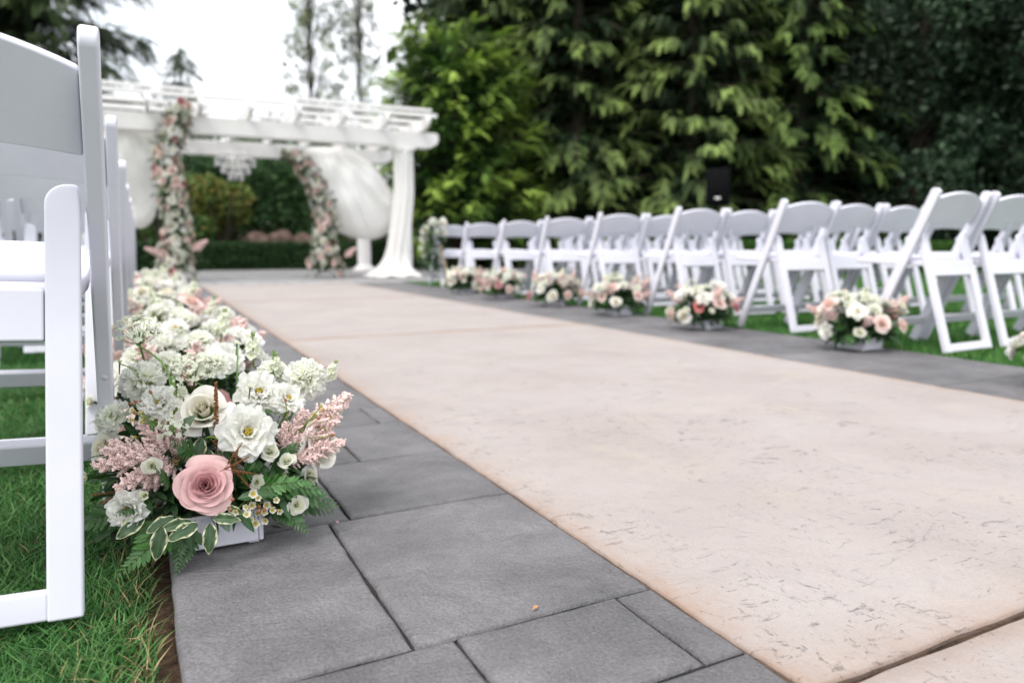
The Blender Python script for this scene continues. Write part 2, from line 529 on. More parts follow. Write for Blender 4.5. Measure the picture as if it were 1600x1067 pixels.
def lay(parent, xa, xb, rows, z=0.0):
    for k, (y0, y1, cuts) in enumerate(rows):
        xs = [xa] + cuts + [xb]
        for i in range(len(xs) - 1):
            w, d = xs[i + 1] - xs[i], y1 - y0
            g = .0022
            near = y0 < 3
            tn = .86 + .26 * random.random()
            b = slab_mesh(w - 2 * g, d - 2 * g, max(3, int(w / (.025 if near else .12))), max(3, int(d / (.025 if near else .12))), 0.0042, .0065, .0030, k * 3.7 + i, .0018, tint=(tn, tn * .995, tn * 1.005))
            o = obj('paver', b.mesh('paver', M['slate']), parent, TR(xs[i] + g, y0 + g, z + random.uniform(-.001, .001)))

rows = [(-.45, -.05, [.33]), (-.05, .30, [.22, .45]), (.30, .655, [.40]), (.655, .855, [.345, .604]), (.855, 1.345, [.288]), (1.345, 1.708, [.33]), (1.708, 2.068, [.448]), (2.068, 2.29, [.20, .604])]
y = 2.29
rr = random.Random(3)
while y < 10.2:
    d = rr.choice([.22, .36, .36, .48])
    y1 = min(y + d, 10.33)
    cuts = [rr.choice([.22, .29, .34, .45])] if d > .3 else sorted([rr.uniform(.15, .28), rr.uniform(.40, .6)])
    rows.append((y, y1, cuts)); y = y1
lay(border, X_L, X_P - .001, rows)
rows2 = []
y = .6
while y < 10.2:
    d = rr.choice([.36, .48, .60])
    y1 = min(y + d, 10.33)
    rows2.append((y, y1, [X_Q + rr.choice([.25, .33, .45])])); y = y1
lay(border2, X_Q + .004, X_R, rows2)

aisle = obj('aisle', sheet(X_P - .01, X_Q + .01, -1.2, 10.3, -0.0095).mesh('aisle', M['groove']), kind='structure')
for k, (y0, y1, n) in enumerate([(-.95, .544, 40), (.556, 4.13, 300), (4.145, 7.25, 60), (7.265, 10.34, 40)]):
    w = X_Q - X_P - .003
    b = slab_mesh(w, y1 - y0, 70 if k < 2 else 30, n, .0045, .0055, .0035, 20 + k * 5, .0016, edge_stain=True, thick=.03)
    obj('concrete_slab', b.mesh('concrete_slab', M['pink']), aisle, TR(X_P + .0015, y0, .001))

# small dry leaf fragment on the paving
fl = MB().add([(0, 0, .001), (.012, .004, .004), (.024, 0, .002), (.012, -.005, .003)], [[0, 3, 2, 1]], (.45, .22, .10))
obj('fallen_leaf', fl.mesh('fallen_leaf', M['leaf']), None, TR(.47, .868, .003) @ RZ(.5) @ SC(.7), 'small dry orange leaf lying on a joint of the grey paving', 'leaf')
obj('fallen_petal', MB().add([(0, 0, .001), (.006, .003, .003), (.012, 0, .002), (.006, -.004, .002)], [[0, 3, 2, 1]], (.75, .42, .42)).mesh('fallen_petal', M['petal']), None, TR(.300, 1.322, .003) @ RZ(1.5), 'tiny pink petal fallen on the grey paving beside the nearest bouquet', 'petal')

# ------------------------------------------------------------------ grass blades
def blades(P, h, w, lean, cols, seg=2):
    n = len(P)
    an = rng.uniform(0, 2 * math.pi, n)
    ld = rng.uniform(0, 2 * math.pi, n)
    hh = h * rng.uniform(.55, 1.25, n)
    le = lean * hh * rng.uniform(.2, 1.4, n)
    sx, sy = np.cos(an) * w * .5 * rng.uniform(.7, 1.3, n), np.sin(an) * w * .5
    V = np.zeros((n, 2 * seg + 1, 3))
    for k in range(seg):
        t = k / seg
        cx, cy, cz = P[:, 0] + np.cos(ld) * le * t ** 2, P[:, 1] + np.sin(ld) * le * t ** 2, P[:, 2] + hh * (t - .18 * t * t * lean)
        tw = 1 - .45 * t
        V[:, 2 * k] = np.stack([cx - sx * tw, cy - sy * tw, cz], 1)
        V[:, 2 * k + 1] = np.stack([cx + sx * tw, cy + sy * tw, cz], 1)
    V[:, 2 * seg] = np.stack([P[:, 0] + np.cos(ld) * le, P[:, 1] + np.sin(ld) * le, P[:, 2] + hh * (1 - .18 * lean)], 1)
    base = np.arange(n)[:, None] * (2 * seg + 1)
    b = MB()
    C = np.repeat(cols, 2 * seg + 1, axis=0).reshape(n, 2 * seg + 1, 3).copy()
    b.v.append(V.reshape(-1, 3)); b.c.append(C.reshape(-1, 3)); b.n = n * (2 * seg + 1)
    for k in range(seg - 1):
        q = base + np.array([[2 * k, 2 * k + 1, 2 * k + 3, 2 * k + 2]])
        b.q.append(q); b.qm.append(np.zeros(n, int))
    b.t.append(base + np.array([[2 * seg - 2, 2 * seg - 1, 2 * seg]])); b.tm.append(np.zeros(n, int))
    return b

def grass_cols(n, dry=None):
    g = np.array([[.045, .155, .034], [.070, .210, .046], [.028, .105, .024], [.125, .245, .075]])
    c = g[rng.integers(0, 4, n)] * rng.uniform(.75, 1.2, (n, 1))
    if dry is not None:
        k = rng.random(n) < dry
        c[k] = np.array([.38, .29, .15]) * rng.uniform(.7, 1.2, (k.sum(), 1))
    return c

n = 135000
P = np.stack([rng.uniform(-.85, -.012, n), .62 + 3.2 * rng.random(n) ** 1.5, np.full(n, -.03)], 1)
P = P[P[:, 0] > -.17 * P[:, 1] - .06]
edge = np.clip((P[:, 0] + .10) / .09, 0, 1)
keep = rng.random(len(P)) > edge * .70
P, edge = P[keep], edge[keep]
gb = blades(P, .042, .0028, .85, grass_cols(len(P), np.clip(edge * .26, .02, 1)), 3)
n = 26000
P2 = np.stack([rng.uniform(-2.2, -.04, n), rng.uniform(3.2, 10.2, n), np.full(n, -.03)], 1)
P2 = P2[P2[:, 0] > -.17 * P2[:, 1] - .06]
gb.merge(blades(P2, .055, .006, .6, grass_cols(len(P2)), 2))
obj('grass', gb.mesh('lawn_grass', M['grass']), None, None, 'short green lawn grass under the chairs beside the nearest bouquet', 'grass', kind='stuff')
n = 95000
P3 = np.stack([X_R + .015 + 7.6 * rng.random(n) ** 1.6, rng.uniform(1.2, 10.3, n), np.full(n, -.03)], 1)
P3 = P3[P3[:, 1] > .50 * P3[:, 0] - .35]
gb3 = blades(P3, .05, .007, .6, grass_cols(len(P3)) * np.array([1.15, 1.15, 1.0]), 2)
obj('grass', gb3.mesh('lawn_grass_evergreens', M['grass']), None, None, 'short green lawn grass under the chair rows before the tall evergreens', 'grass', kind='stuff')

# ------------------------------------------------------------------ folding chairs
LEAN = math.atan2(.335, .79)
PL = math.hypot(.335, .79) + .008
LL = math.hypot(.18, .60) - .014
LLEAN = math.atan2(.18, .60)

def arc(cx, cz, r, a0, a1, n):
    return [(cx + r * math.cos(R(a0 + (a1 - a0) * k / n)), cz + r * math.sin(R(a0 + (a1 - a0) * k / n))) for k in range(n + 1)]

CH = {}
# long post: outline in yz (side view), 0 at the front foot, rounded head
dp = .047
poly = [(-dp / 2, 0), (dp / 2, 0)] + arc(dp / 2 - .018, PL - .020, .018, 0, 90, 5) + arc(-dp / 2 + .020, PL - .022, .022, 90, 180, 5)
CH['post'] = prism(poly, .0245, .0045, 3, axis='x').mesh('post', M['resin'])
# rear leg: outline in xz, rounded shoulder on the inner side
wl = .044
def leg_poly(s):
    p = [(-wl / 2, 0), (wl / 2, 0)] + arc(wl / 2 - .008, LL - .008, .008, 0, 90, 4) + arc(-wl / 2 + .030, LL - .030, .030, 90, 180, 7)
    return [(x * s, z) for x, z in (p if s > 0 else p[::-1])]
CH['leg_a'] = prism(leg_poly(1), .026, .004, 3, axis='y').mesh('rear_leg', M['resin'])
CH['leg_b'] = prism(leg_poly(-1), .026, .004, 3, axis='y').mesh('rear_leg', M['resin'])
# arched back panel
hw = .2085
n = 18
top = [(hw * (1 - 2 * k / n), .752 + .048 * (1 - (1 - 2 * k / n) ** 2)) for k in range(n + 1)]
bot = [(-hw * (1 - 2 * k / n), .628 + .020 * (1 - (1 - 2 * k / n) ** 2)) for k in range(n + 1)]
bp = prism([(x, z - .69) for x, z in bot + top], .020, .004, 2, axis='y')
for v in bp.v:
    v[:, 1] -= .016 * (1 - (v[:, 0] / hw) ** 2)
CH['back'] = bp.mesh('backrest', M['resin'])
CH['foot_bar'] = rbox(.36 - wl + .004, .025, .040, .004, 2).mesh('foot_bar', M['resin'])
CH['front_bar'] = rbox(.417, .022, .046, .004, 2).mesh('front_bar', M['resin'])
CH['rear_rail'] = rbox(.36 - wl - .002, .024, .074, .004, 2).mesh('rear_rail', M['resin'])
sp = [(-.19, -.085), (.19, -.085), (.205, 0.02), (.205, .27)] + [(.205 - .03 + .03 * math.cos(R(a)), .27 + .03 * math.sin(R(a))) for a in (30, 60, 90)] + [(-.175 - .03 * math.sin(R(a)), .27 + .03 * math.cos(R(a))) for a in (0, 30, 60)] + [(-.205, .27), (-.205, .02)]
CH['seat'] = prism([(x, y) for x, y in sp], .028, .006, 2, axis='z').mesh('seat', M['resin'])
cu = rbox(.345, .33, .018, .008, 3)
CH['cushion'] = cu.mesh('cushion', M['resin'])
CH['ridge'] = rbox(.345, .012, .010, .004, 2).mesh('seat_slat', M['resin'])
CH['bolt'] = lathe([(0, .0), (.006, 0), (.008, -.002), (.008, -.006), (0, -.006)], 12).mesh('bolt', M['resin'])
CH['plug'] = lathe([(0, .0006), (.0055, .0005), (.0062, -.0004), (.0066, -.0012)], 16).mesh('plug', M['resin'])

for k in ('post', 'leg_a', 'leg_b', 'back', 'foot_bar', 'front_bar', 'rear_rail', 'seat', 'cushion', 'ridge'):
    CH[k] = flat_sides(CH[k])
CHAIR_G = 'white folding chairs set in rows'
def chair(loc, rz, roll, label, hero=False, pitch=0.0):
    t = empty('folding_chair', loc, 0, label, 'chair', CHAIR_G)
    t.rotation_euler = (pitch, roll, rz)
    for s in (-1, 1):
        obj('post', CH['post'], t, TR(.222 * s, .20, 0) @ RX(LEAN))
        obj('rear_leg', CH['leg_a' if s > 0 else 'leg_b'], t, TR(.18 * s, -.22, 0) @ RX(-LLEAN))
        obj('bolt', CH['bolt'], t, TR(.2085 * s, -.045, .555) @ RY(-s * math.pi / 2))
        if hero:
            for z in (.74, .655, .57, .40, .28):
                yy = .20 - .335 * z / .79
                obj('plug', CH['plug'], t, TR(.222 * s, yy, z) @ RX(LEAN) @ TR(0, -dp / 2 - .0003, 0) @ RX(math.pi / 2))
    obj('backrest', CH['back'], t, TR(0, .20 - .335 * .69 / .79 + .004, .69) @ RX(LEAN))
    st = obj('seat', CH['seat'], t, TR(0, 0, .436) @ RX(R(2)))
    obj('cushion', CH['cushion'], st, TR(0, .105, .020))
    for yy in (-.045, -.070):
        obj('seat_slat', CH['ridge'], st, TR(0, yy + .018, .016))
    obj('rear_rail', CH['rear_rail'], t, TR(0, -.22 + .18 * .405 / .6, .405) @ RX(-LLEAN))
    obj('foot_bar', CH['foot_bar'], t, TR(0, -.22 + .006, .021) @ RX(-LLEAN))
    obj('front_bar', CH['front_bar'], t, TR(0, .20 - .335 * .11 / .79, .115) @ RX(LEAN))
    return t

def cam_px(p):
    v = Vector(p) - cam.location
    q = cam.rotation_euler.to_matrix().inverted() @ v
    return (.5 + q.x / -q.z * 1140 / 1600, q.z < 0)

ORD = ['first', 'second', 'third', 'fourth', 'fifth', 'sixth', 'seventh', 'eighth', 'ninth']
crng = random.Random(11)
for r in range(8):                       # evergreen side
    yrear = 2.20 + .955 * r
    for c in range(6):
        x, yy = 3.665 + .492 * c, yrear + .22
        if cam_px((x - .22, yy, .4))[0] > 1.0:
            continue
        where = ('aisle seat' if c == 0 else ORD[c] + ' chair from aisle')
        chair((x + crng.uniform(-.015, .015), yy + crng.uniform(-.032, .032), 0), R(crng.uniform(-3.4, 3.4)), 0,
              'white folding chair on the evergreen side, %s, %s row from pergola' % (where, ORD[7 - r]))
ROWL = [(1.135, .036), (1.97, .045), (2.95, .04), (3.95, .03), (4.92, .02), (5.88, .01), (6.84, 0), (7.80, 0)]
for r, (yr, z) in enumerate(ROWL):       # bouquet side
    for c in range(4):
        x, yy = -.302 - .492 * c, yr + .22
        if x + .23 < -.165 * (yy + .2):
            continue
        where = ('aisle seat' if c == 0 else ORD[c] + ' chair from aisle')
        chair((x, yy, z), R(crng.uniform(-1, 1)) if r else 0, R(2.6),
              'white folding chair on the nearest bouquet side, %s, %s row from pergola' % (where, ORD[7 - r]), hero=(r == 0 and c == 0), pitch=R(5.6 if r == 0 else 1.5))
# ------------------------------------------------------------------ flowers
frng = random.Random(21)
WHITE, CREAM, BLUSH = (.93, .93, .90), (.91, .90, .80), (.93, .81, .77)
PINK, DEEP = (.76, .46, .45), (.62, .27, .29)
GREEN, DARKG, LIME = (.075, .17, .035), (.022, .062, .018), (.26, .38, .10)

def petal(w, L, tilt, curl, cup, ruff=0, rfreq=6, nu=7, nv=7, c0=WHITE, c1=WHITE, tip=.0, shape=.55, ph=None, roll=0.0):
    """one petal: base at origin, growing along +Z, leaning to +Y by tilt and curling further; cup bends the sides to the axis"""
    ph = frng.uniform(0, 6.28) if ph is None else ph
    u = np.linspace(-1, 1, nu); v = np.linspace(0, 1, nv)
    ang = tilt + curl * v ** 2
    ds = L / (nv - 1)
    yc = np.concatenate([[0], np.cumsum(np.sin((ang[1:] + ang[:-1]) / 2) * ds)])
    zc = np.concatenate([[0], np.cumsum(np.cos((ang[1:] + ang[:-1]) / 2) * ds)])
    hw_ = w / 2 * (np.sin(np.pi * (.06 + .80 * v)) ** shape)
    U, V_ = np.meshgrid(u, v)
    W = hw_[:, None]
    x = U * W * (1 - .18 * cup * U ** 2)
    inn = cup * W * U ** 2 * .55
    an = ang[:, None]
    edge = V_ ** 3
    rf = ruff * L * (np.sin(rfreq * U + ph) + .6 * np.sin(rfreq * 2.3 * U + ph * 1.7)) * edge
    topdrop = (U ** 2) * .22 * L * V_ ** 2 - tip * L * (1 - np.abs(U)) ** 2 * V_ ** 3
    y = yc[:, None] - inn * np.cos(an) + rf * np.cos(an) - topdrop * np.sin(an)
    z = zc[:, None] + inn * np.sin(an) - rf * np.sin(an) - topdrop * np.cos(an)
    P = np.stack([x, y, z], -1).reshape(-1, 3)
    F = [[j * nu + i, j * nu + i + 1, (j + 1) * nu + i + 1, (j + 1) * nu + i] for j in range(nv - 1) for i in range(nu - 1)]
    k = V_.reshape(-1, 1)
    C = np.asarray(c0) * (1 - k) + np.asarray(c1) * k
    return P, F, C

def rose(Rr, n=30, open_=1.0, c_in=DEEP, c_out=PINK, seed=0, nu=7, nv=7, split=False, wave=.02, tmax=78, deep=.55, cup=1.0):
    """list of petals: nested shells in a spiral, tight in the middle, rolled lips outside"""
    r_ = random.Random(seed)
    out = []
    u = np.linspace(-1, 1, nu); v = np.linspace(0, 1, nv) ** .8
    U, V_ = np.meshgrid(u, v)
    F = [[j * nu + i, j * nu + i + 1, (j + 1) * nu + i + 1, (j + 1) * nu + i] for j in range(nv - 1) for i in range(nu - 1)]
    for i in range(n):
        t = i / (n - 1)
        phi = i * 2.39996 + r_.uniform(-.22, .22)
        t = t ** 1.6
        rim = Rr * (.05 + (.30 + .65 * open_) * t) * r_.uniform(.96, 1.04)
        zr = Rr * (deep - (deep - .10) * open_ * t ** 1.1) * r_.uniform(.92, 1.08)
        zb = -Rr * .30
        half = R(100 - 46 * t) * cup
        vv = V_ * (1 - (.10 + .22 * t) * np.abs(U) ** 3 + .05 * t * (1 - np.abs(U)))
        a = .55 - .40 * t
        r = rim * (a + (1 - a) * vv ** (.8 + .5 * t))
        z = zb + (zr - zb) * vv ** (1.0 - .25 * t)
        sroll = np.clip((V_ - .72) / .28, 0, 1) ** 2
        lip = Rr * (.03 + .15 * t * open_) * (.40 + .85 * np.abs(U) ** 1.5)
        r = r + lip * sroll; z = z - lip * .8 * sroll
        r = r * (1 + .07 * U * (1 - .4 * t)) + wave * Rr * np.sin(4.2 * U + r_.uniform(0, 6)) * V_ ** 2 * (.4 + t)
        z = z + wave * .8 * Rr * np.sin(5.5 * U + r_.uniform(0, 6)) * V_ ** 3 * t
        ang = phi + U * half
        P = np.stack([r * np.cos(ang), r * np.sin(ang), z], -1).reshape(-1, 3)
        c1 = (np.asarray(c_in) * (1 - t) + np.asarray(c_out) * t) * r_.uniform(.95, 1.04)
        c0 = c1 * ((.72, .50, .48) if c_out[1] < .6 else (.98, .97, .84))  # pink roses: naturally deeper base, pushed darker to paint shade into the crevices
        k = np.clip(V_.reshape(-1, 1) * 1.15, 0, 1)
        out.append((P, F, c0 * (1 - k) + c1 * k))
    return out

def join(petals, extra=None):
    b = MB()
    for P, F, C in petals:
        b.add(P, F, C)
    if extra is not None: b.merge(extra)
    return b

def calyx(Rr, L=.02):
    b = tube([(0, 0, -L), (0, 0, -Rr * .1), (0, 0, Rr * .12)], [Rr * .10, Rr * .16, Rr * .34], 8, GREEN)
    return b

def open_flower(Rr, layers, seed, c1=WHITE, c0=CREAM, ruff=.06, centre=True, nu=9, nv=7):
    """lisianthus-like: rings of broad frilled petals round a yellow-green eye"""
    r_ = random.Random(seed)
    pt = []
    for li, (n, tilt, Ls) in enumerate(layers):
        for k in range(n):
            phi = 2 * math.pi * (k + .5 * li) / n + r_.uniform(-.2, .2)
            P, F, C = petal(Rr * Ls * r_.uniform(.95, 1.15), Rr * Ls, R(tilt + r_.uniform(-7, 7)), R(25), .45, ruff * r_.uniform(.7, 1.4), 7, nu, nv, c0, np.asarray(c1) * r_.uniform(.97, 1.02), .02, .5, r_.uniform(0, 6))
            P = P + np.array([0, Rr * .06, 0])
            pt.append((xf(P, RZ(phi)), F, C))
    e = calyx(Rr)
    if centre:
        for k in range(9):
            a = k * 2.4
            rr_ = Rr * .10 * math.sqrt(k / 9)
            e.merge(ball(Rr * .055, (.62, .50, .10), 1, (1, 1, 1.6)), TR(rr_ * math.cos(a) * 1.3, rr_ * math.sin(a) * 1.3, Rr * .34))
        e.merge(ball(Rr * .09, (.42, .50, .12), 1, (1, 1, 2.0)), TR(0, 0, Rr * .22))
    return join(pt, e)

def pompom(Rr, n, seed, c=WHITE, dots=True, big=1.0):
    """scabiosa / carnation head: short frilled petals covering a dome"""
    r_ = random.Random(seed)
    b = MB()
    for i in range(n):
        t = (i + .5) / n
        th = math.acos(1 - 1.12 * t)
        phi = i * 2.39996
        d = Vector((math.sin(th) * math.cos(phi), math.sin(th) * math.sin(phi), math.cos(th)))
        P, F, C = petal(Rr * .46 * big * (.7 + .6 * t), Rr * .52 * (.75 + .55 * t), R(r_.uniform(-10, 18)), R(30 + 22 * t), .4, .13, 6, 5, 4, np.asarray(c) * (.96, .98, .86), np.asarray(c) * r_.uniform(.95, 1.03), 0, .5, r_.uniform(0, 6))
        b.add(xf(P, aim(d * Rr * .46, d, r_.uniform(0, 6.28))), F, C)
    b.merge(ball(Rr * .5, (.45, .52, .25), 2))
    if dots:
        for k in range(16):
            a = k * 2.4; q = Rr * .3 * math.sqrt(k / 16)
            b.merge(ball(Rr * .022, (.10, .09, .11), 0), TR(q * math.cos(a), q * math.sin(a), Rr * 1.0 - q * .15))
    b.merge(calyx(Rr, .03))
    return b

FLORET = MB()
for k in range(5):
    P, F, C = petal(.62, .8, R(62), R(20), .3, .05, 4, 3, 3, (.70, .74, .50), WHITE, 0, .5, k)
    FLORET.add(xf(P, RZ(k * 1.2566)), F, C)

def umbel(Rr, n_ray, n_flo, seed, dome=.45, fs=.10):
    """lace flower: rays from one point carrying small florets on a shallow dome"""
    r_ = random.Random(seed)
    b = MB()
    apex = Vector((0, 0, -Rr * .75))
    for i in range(n_ray):
        t = math.sqrt((i + .4) / n_ray)
        a = i * 2.39996
        p = Vector((Rr * t * math.cos(a), Rr * t * math.sin(a), Rr * dome * (1 - t * t) - Rr * .12 * r_.random()))
        b.merge(tube([apex, (apex + p) / 2 + Vector((0, 0, -.1 * Rr)), p], [Rr * .022, Rr * .016, Rr * .012], 4, (.30, .42, .16), caps=False))
        for j in range(n_flo):
            q = p + Vector((r_.gauss(0, 1), r_.gauss(0, 1), r_.gauss(0, .5))) * Rr * .085
            d = Vector((p.x, p.y, Rr * .9)).normalized() + Vector((r_.gauss(0, .3), r_.gauss(0, .3), 0))
            b.merge(FLORET, aim(q, d, r_.uniform(0, 6), Rr * fs * r_.uniform(.8, 1.3)))
            if r_.random() < .3:
                b.merge(ball(Rr * .022, (.40, .50, .22), 0), TR(q.x, q.y, q.z + Rr * .02))
    b.merge(tube([apex - Vector((0, 0, Rr * .9)), apex], Rr * .045, 5, (.16, .26, .07)))
    return b

OCT_V = np.array([(1, 0, 0), (-1, 0, 0), (0, 1, 0), (0, -1, 0), (0, 0, 1), (0, 0, -1)], float)
OCT_F = np.array([(0, 2, 4), (2, 1, 4), (1, 3, 4), (3, 0, 4), (2, 0, 5), (1, 2, 5), (3, 1, 5), (0, 3, 5)])
def beads(b, pts, sizes, cols, el=1.5):
    """many tiny irregular florets at once"""
    n = len(pts)
    g = np.random.default_rng(n)
    sc = np.asarray(sizes)[:, None, None] * g.uniform(.6, 1.3, (n, 1, 3)) * np.array([1, 1, el])
    q = g.normal(size=(n, 4)); q /= np.linalg.norm(q, axis=1)[:, None]
    w, x, y, z = q.T
    Rm = np.stack([1 - 2 * (y * y + z * z), 2 * (x * y - w * z), 2 * (x * z + w * y), 2 * (x * y + w * z), 1 - 2 * (x * x + z * z), 2 * (y * z - w * x), 2 * (x * z - w * y), 2 * (y * z + w * x), 1 - 2 * (x * x + y * y)], 1).reshape(n, 3, 3)
    V = np.einsum('nij,nkj->nki', Rm, OCT_V[None] * sc) + np.asarray(pts)[:, None, :]
    F = (OCT_F[None] + (np.arange(n) * 6)[:, None, None]).reshape(-1, 3)
    b.add(V.reshape(-1, 3), F, np.repeat(np.asarray(cols), 6, axis=0))

def astilbe(L, seed, c=(.86, .66, .62), dens=2.6, fat=.24):
    """feathery plume growing along +Z"""
    g = np.random.default_rng(seed)
    b = MB()
    b.merge(tube([(0, 0, -.3 * L), (0, 0, .5 * L), (.03 * L, 0, L)], [.014 * L, .010 * L, .004 * L], 5, (.30, .22, .10)))
    pts, sz = [], []
    nb = 26
    for i in range(nb):
        t = (i + .5) / nb
        a = i * 2.4 + g.uniform(-.3, .3)
        bl = fat * 1.5 * L * (1 - t) ** .75 + .03 * L
        d = np.array([math.cos(a), math.sin(a), .85]); d /= np.linalg.norm(d)
        p0 = np.array([.03 * L * t * t, 0, t * L])
        b.merge(tube([p0, p0 + d * bl], [.005 * L, .002 * L], 3, (.70, .52, .45), caps=False))
        m = int(dens * (10 + 46 * bl / L / fat / 1.5))
        s = g.random(m)
        q = p0 + d * (bl * s)[:, None] + g.normal(size=(m, 3)) * .028 * L * (1.2 - s)[:, None]
        pts.append(q); sz.append(np.full(m, .0140 * L) * g.uniform(.7, 1.3, m))
    pts = np.concatenate(pts); sz = np.concatenate(sz)
    cc = np.asarray(c) * g.uniform(.88, 1.06, (len(pts), 1)) + g.uniform(0, .08, (len(pts), 1))
    beads(b, pts, sz, np.clip(cc, 0, .95))
    return b

def heather(L, seed):
    g = np.random.default_rng(seed)
    b = tube([(0, 0, -.2 * L), (0, 0, L)], [.012 * L, .006 * L], 4, (.16, .08, .03))
    n = 240
    t = np.sort(g.random(n)); a = g.uniform(0, 6.28, n)
    r0 = .055 * L * (1 - t * .75) * g.uniform(.5, 1, n)
    P = np.stack([np.cos(a) * r0, np.sin(a) * r0, t * L], 1)
    base = np.array([[.22, .085, .040], [.30, .14, .05], [.16, .07, .05]])[g.integers(0, 3, n)]
    beads(b, P, np.full(n, .016 * L), base)
    return b

def stock(L, n, seed, c=WHITE):
    """spike of small ruffled four-petal florets with buds on top"""
    r_ = random.Random(seed)
    b = tube([(0, 0, -L * .9), (0, 0, L)], [L * .06, L * .035], 6, (.24, .36, .12))
    for i in range(n):
        t = i / n
        a = i * 2.4
        d = Vector((math.cos(a), math.sin(a), .35 + .5 * t))
        p = Vector((math.cos(a), math.sin(a), 0)) * L * .30 * (1 - .5 * t) + Vector((0, 0, L * (-.35 + 1.15 * t)))
        for k in range(4):
            P, F, C = petal(L * .34, L * .32, R(58), R(30), .25, .12, 5, 4, 3, (.66, .72, .42), np.asarray(c) * r_.uniform(.95, 1.03), 0, .5)
            b.add(xf(P, aim(p, d, k * 1.57 + r_.uniform(-.2, .2), 1 - .35 * t)), F, C)
    for k in range(6):
        a = k * 2.2
        b.merge(ball(L * .06, (.38, .48, .20), 1, (1, 1, 1.6)), TR(L * .09 * math.cos(a), L * .09 * math.sin(a), L * (.92 + .03 * k)))
    return b

def waxcup(r):
    """waxflower: a small cup with five round white petals and a golden eye"""
    b = lathe([(r * .18, -r * .9), (r * .42, -r * .35), (r * .50, 0), (r * .40, -.02 * r), (.0, -r * .12)], 10, (.62, .50, .12))
    for k in range(5):
        P, F, C = petal(r * .95, r * .72, R(58), R(-30), .5, .0, 4, 4, 4, (.70, .66, .48), WHITE, 0, .4, 0)
        b.add(xf(P + np.array([0, r * .40, -.05 * r]), RZ(k * 1.2566)), F, C)
    return b

def leaf_blade(L, W, col, edge=None, wav=.04, fold=.25, arch=.4, nu=7, nv=11, point=1.0):
    """ovate leaf along +Y, face up +Z; edge gives the pale margin of a variegated leaf"""
    u = np.linspace(-1, 1, nu); v = np.linspace(0, 1, nv)
    hw_ = W / 2 * np.sin(np.pi * np.clip(v * .97 + .02, 0, 1)) ** .72 * (1 - .25 * v * point)
    U, V_ = np.meshgrid(u, v)
    x = U * hw_[:, None]
    y = V_ * L
    z = np.abs(U) * hw_[:, None] * fold - arch * L * V_ ** 2 * .5 + wav * L * np.sin(V_ * 14 + U * 1.5) * U ** 2
    P = np.stack([x, y, z], -1).reshape(-1, 3)
    F = [[j * nu + i, j * nu + i + 1, (j + 1) * nu + i + 1, (j + 1) * nu + i] for j in range(nv - 1) for i in range(nu - 1)]
    C = np.tile(np.asarray(col, float), (len(P), 1))
    mid = (np.abs(U).ravel() < .1)
    C[mid] = C[mid] * 1.35
    if edge is not None:
        k = (np.abs(U).ravel() > .79 + .10 * np.sin(V_.ravel() * 23 + 4 * np.sign(U.ravel()))) | (V_.ravel() > .97)
        C[k] = edge
    return MB().add(P, F, C)

def fern(L, seed, col=(.030, .085, .022)):
    """leatherleaf frond along +Y with toothed leaflets"""
    r_ = random.Random(seed)
    b = tube([(0, -.15 * L, 0), (0, .5 * L, -.02 * L), (0, L, -.12 * L)], [.010 * L, .007 * L, .002 * L], 4, (.08, .13, .04))
    n = 11
    for i in range(n):
        t = (i + .6) / n
        ll = L * .36 * (1 - t) ** .75 + .03 * L
        z0 = -.12 * L * t * t
        for s in (-1, 1):
            a = R(58 - 18 * t) * s
            m = 6
            zz = []
            # toothed outline: pairs of points stepping out and in
            V = []
            for k in range(m + 1):
                q = k / m
                wv = ll * .17 * math.sin(math.pi * (.12 + .86 * q)) ** .8
                tooth = 1.25 if k % 2 else .85
                V += [(-wv * tooth, q * ll, .02 * ll * (k % 2)), (0, q * ll, -.03 * ll), (wv * tooth, q * ll, .02 * ll * (k % 2))]
            F = []
            for k in range(m):
                o_ = 3 * k
                F += [[o_, o_ + 1, o_ + 4, o_ + 3], [o_ + 1, o_ + 2, o_ + 5, o_ + 4]]
            Mx = TR(0, t * L, z0) @ RZ(-a) @ RX(R(-8 + r_.uniform(-14, 8))) @ RY(R(r_.uniform(-18, 18)))
            b.add(xf(V, Mx), F, np.asarray(col) * r_.uniform(.8, 1.3))
    return b

def filler(rx, ry, rz, n, seed, cols=((.020, .055, .018), (.030, .080, .024), (.055, .11, .05))):
    """loose mass of small leaves inside a dome"""
    g = np.random.default_rng(seed)
    b = MB()
    lf = leaf_blade(1, .42, (1, 1, 1), None, .03, .25, .5, 3, 5)
    V0, F0 = lf.v[0], lf.q[0]
    for i in range(n):
        d = g.normal(size=3); d[2] = abs(d[2]) * .9 - .15
        d /= np.linalg.norm(d)
        p = d * np.array([rx, ry, rz]) * g.uniform(.35, 1.0)
        out = Vector(d) + Vector(g.normal(size=3)) * .55
        Mx = TR(*p) @ out.to_track_quat('Y', 'Z').to_matrix().to_4x4() @ RY(g.uniform(-1, 1)) @ SC(float(g.uniform(.028, .055)))
        b.add(xf(V0, Mx), F0, np.asarray(cols[g.integers(0, len(cols))]) * g.uniform(.8, 1.25))
    return b

def stem(p0, p1, r, bend=(0, 0, 0), c=(.13, .24, .06), n=7):
    p0, p1, bend = Vector(p0), Vector(p1), Vector(bend)
    pts = [p0.lerp(p1, k / (n - 1)) + bend * math.sin(math.pi * k / (n - 1)) for k in range(n)]
    return tube(pts, np.linspace(r, r * .75, n), 7, c)

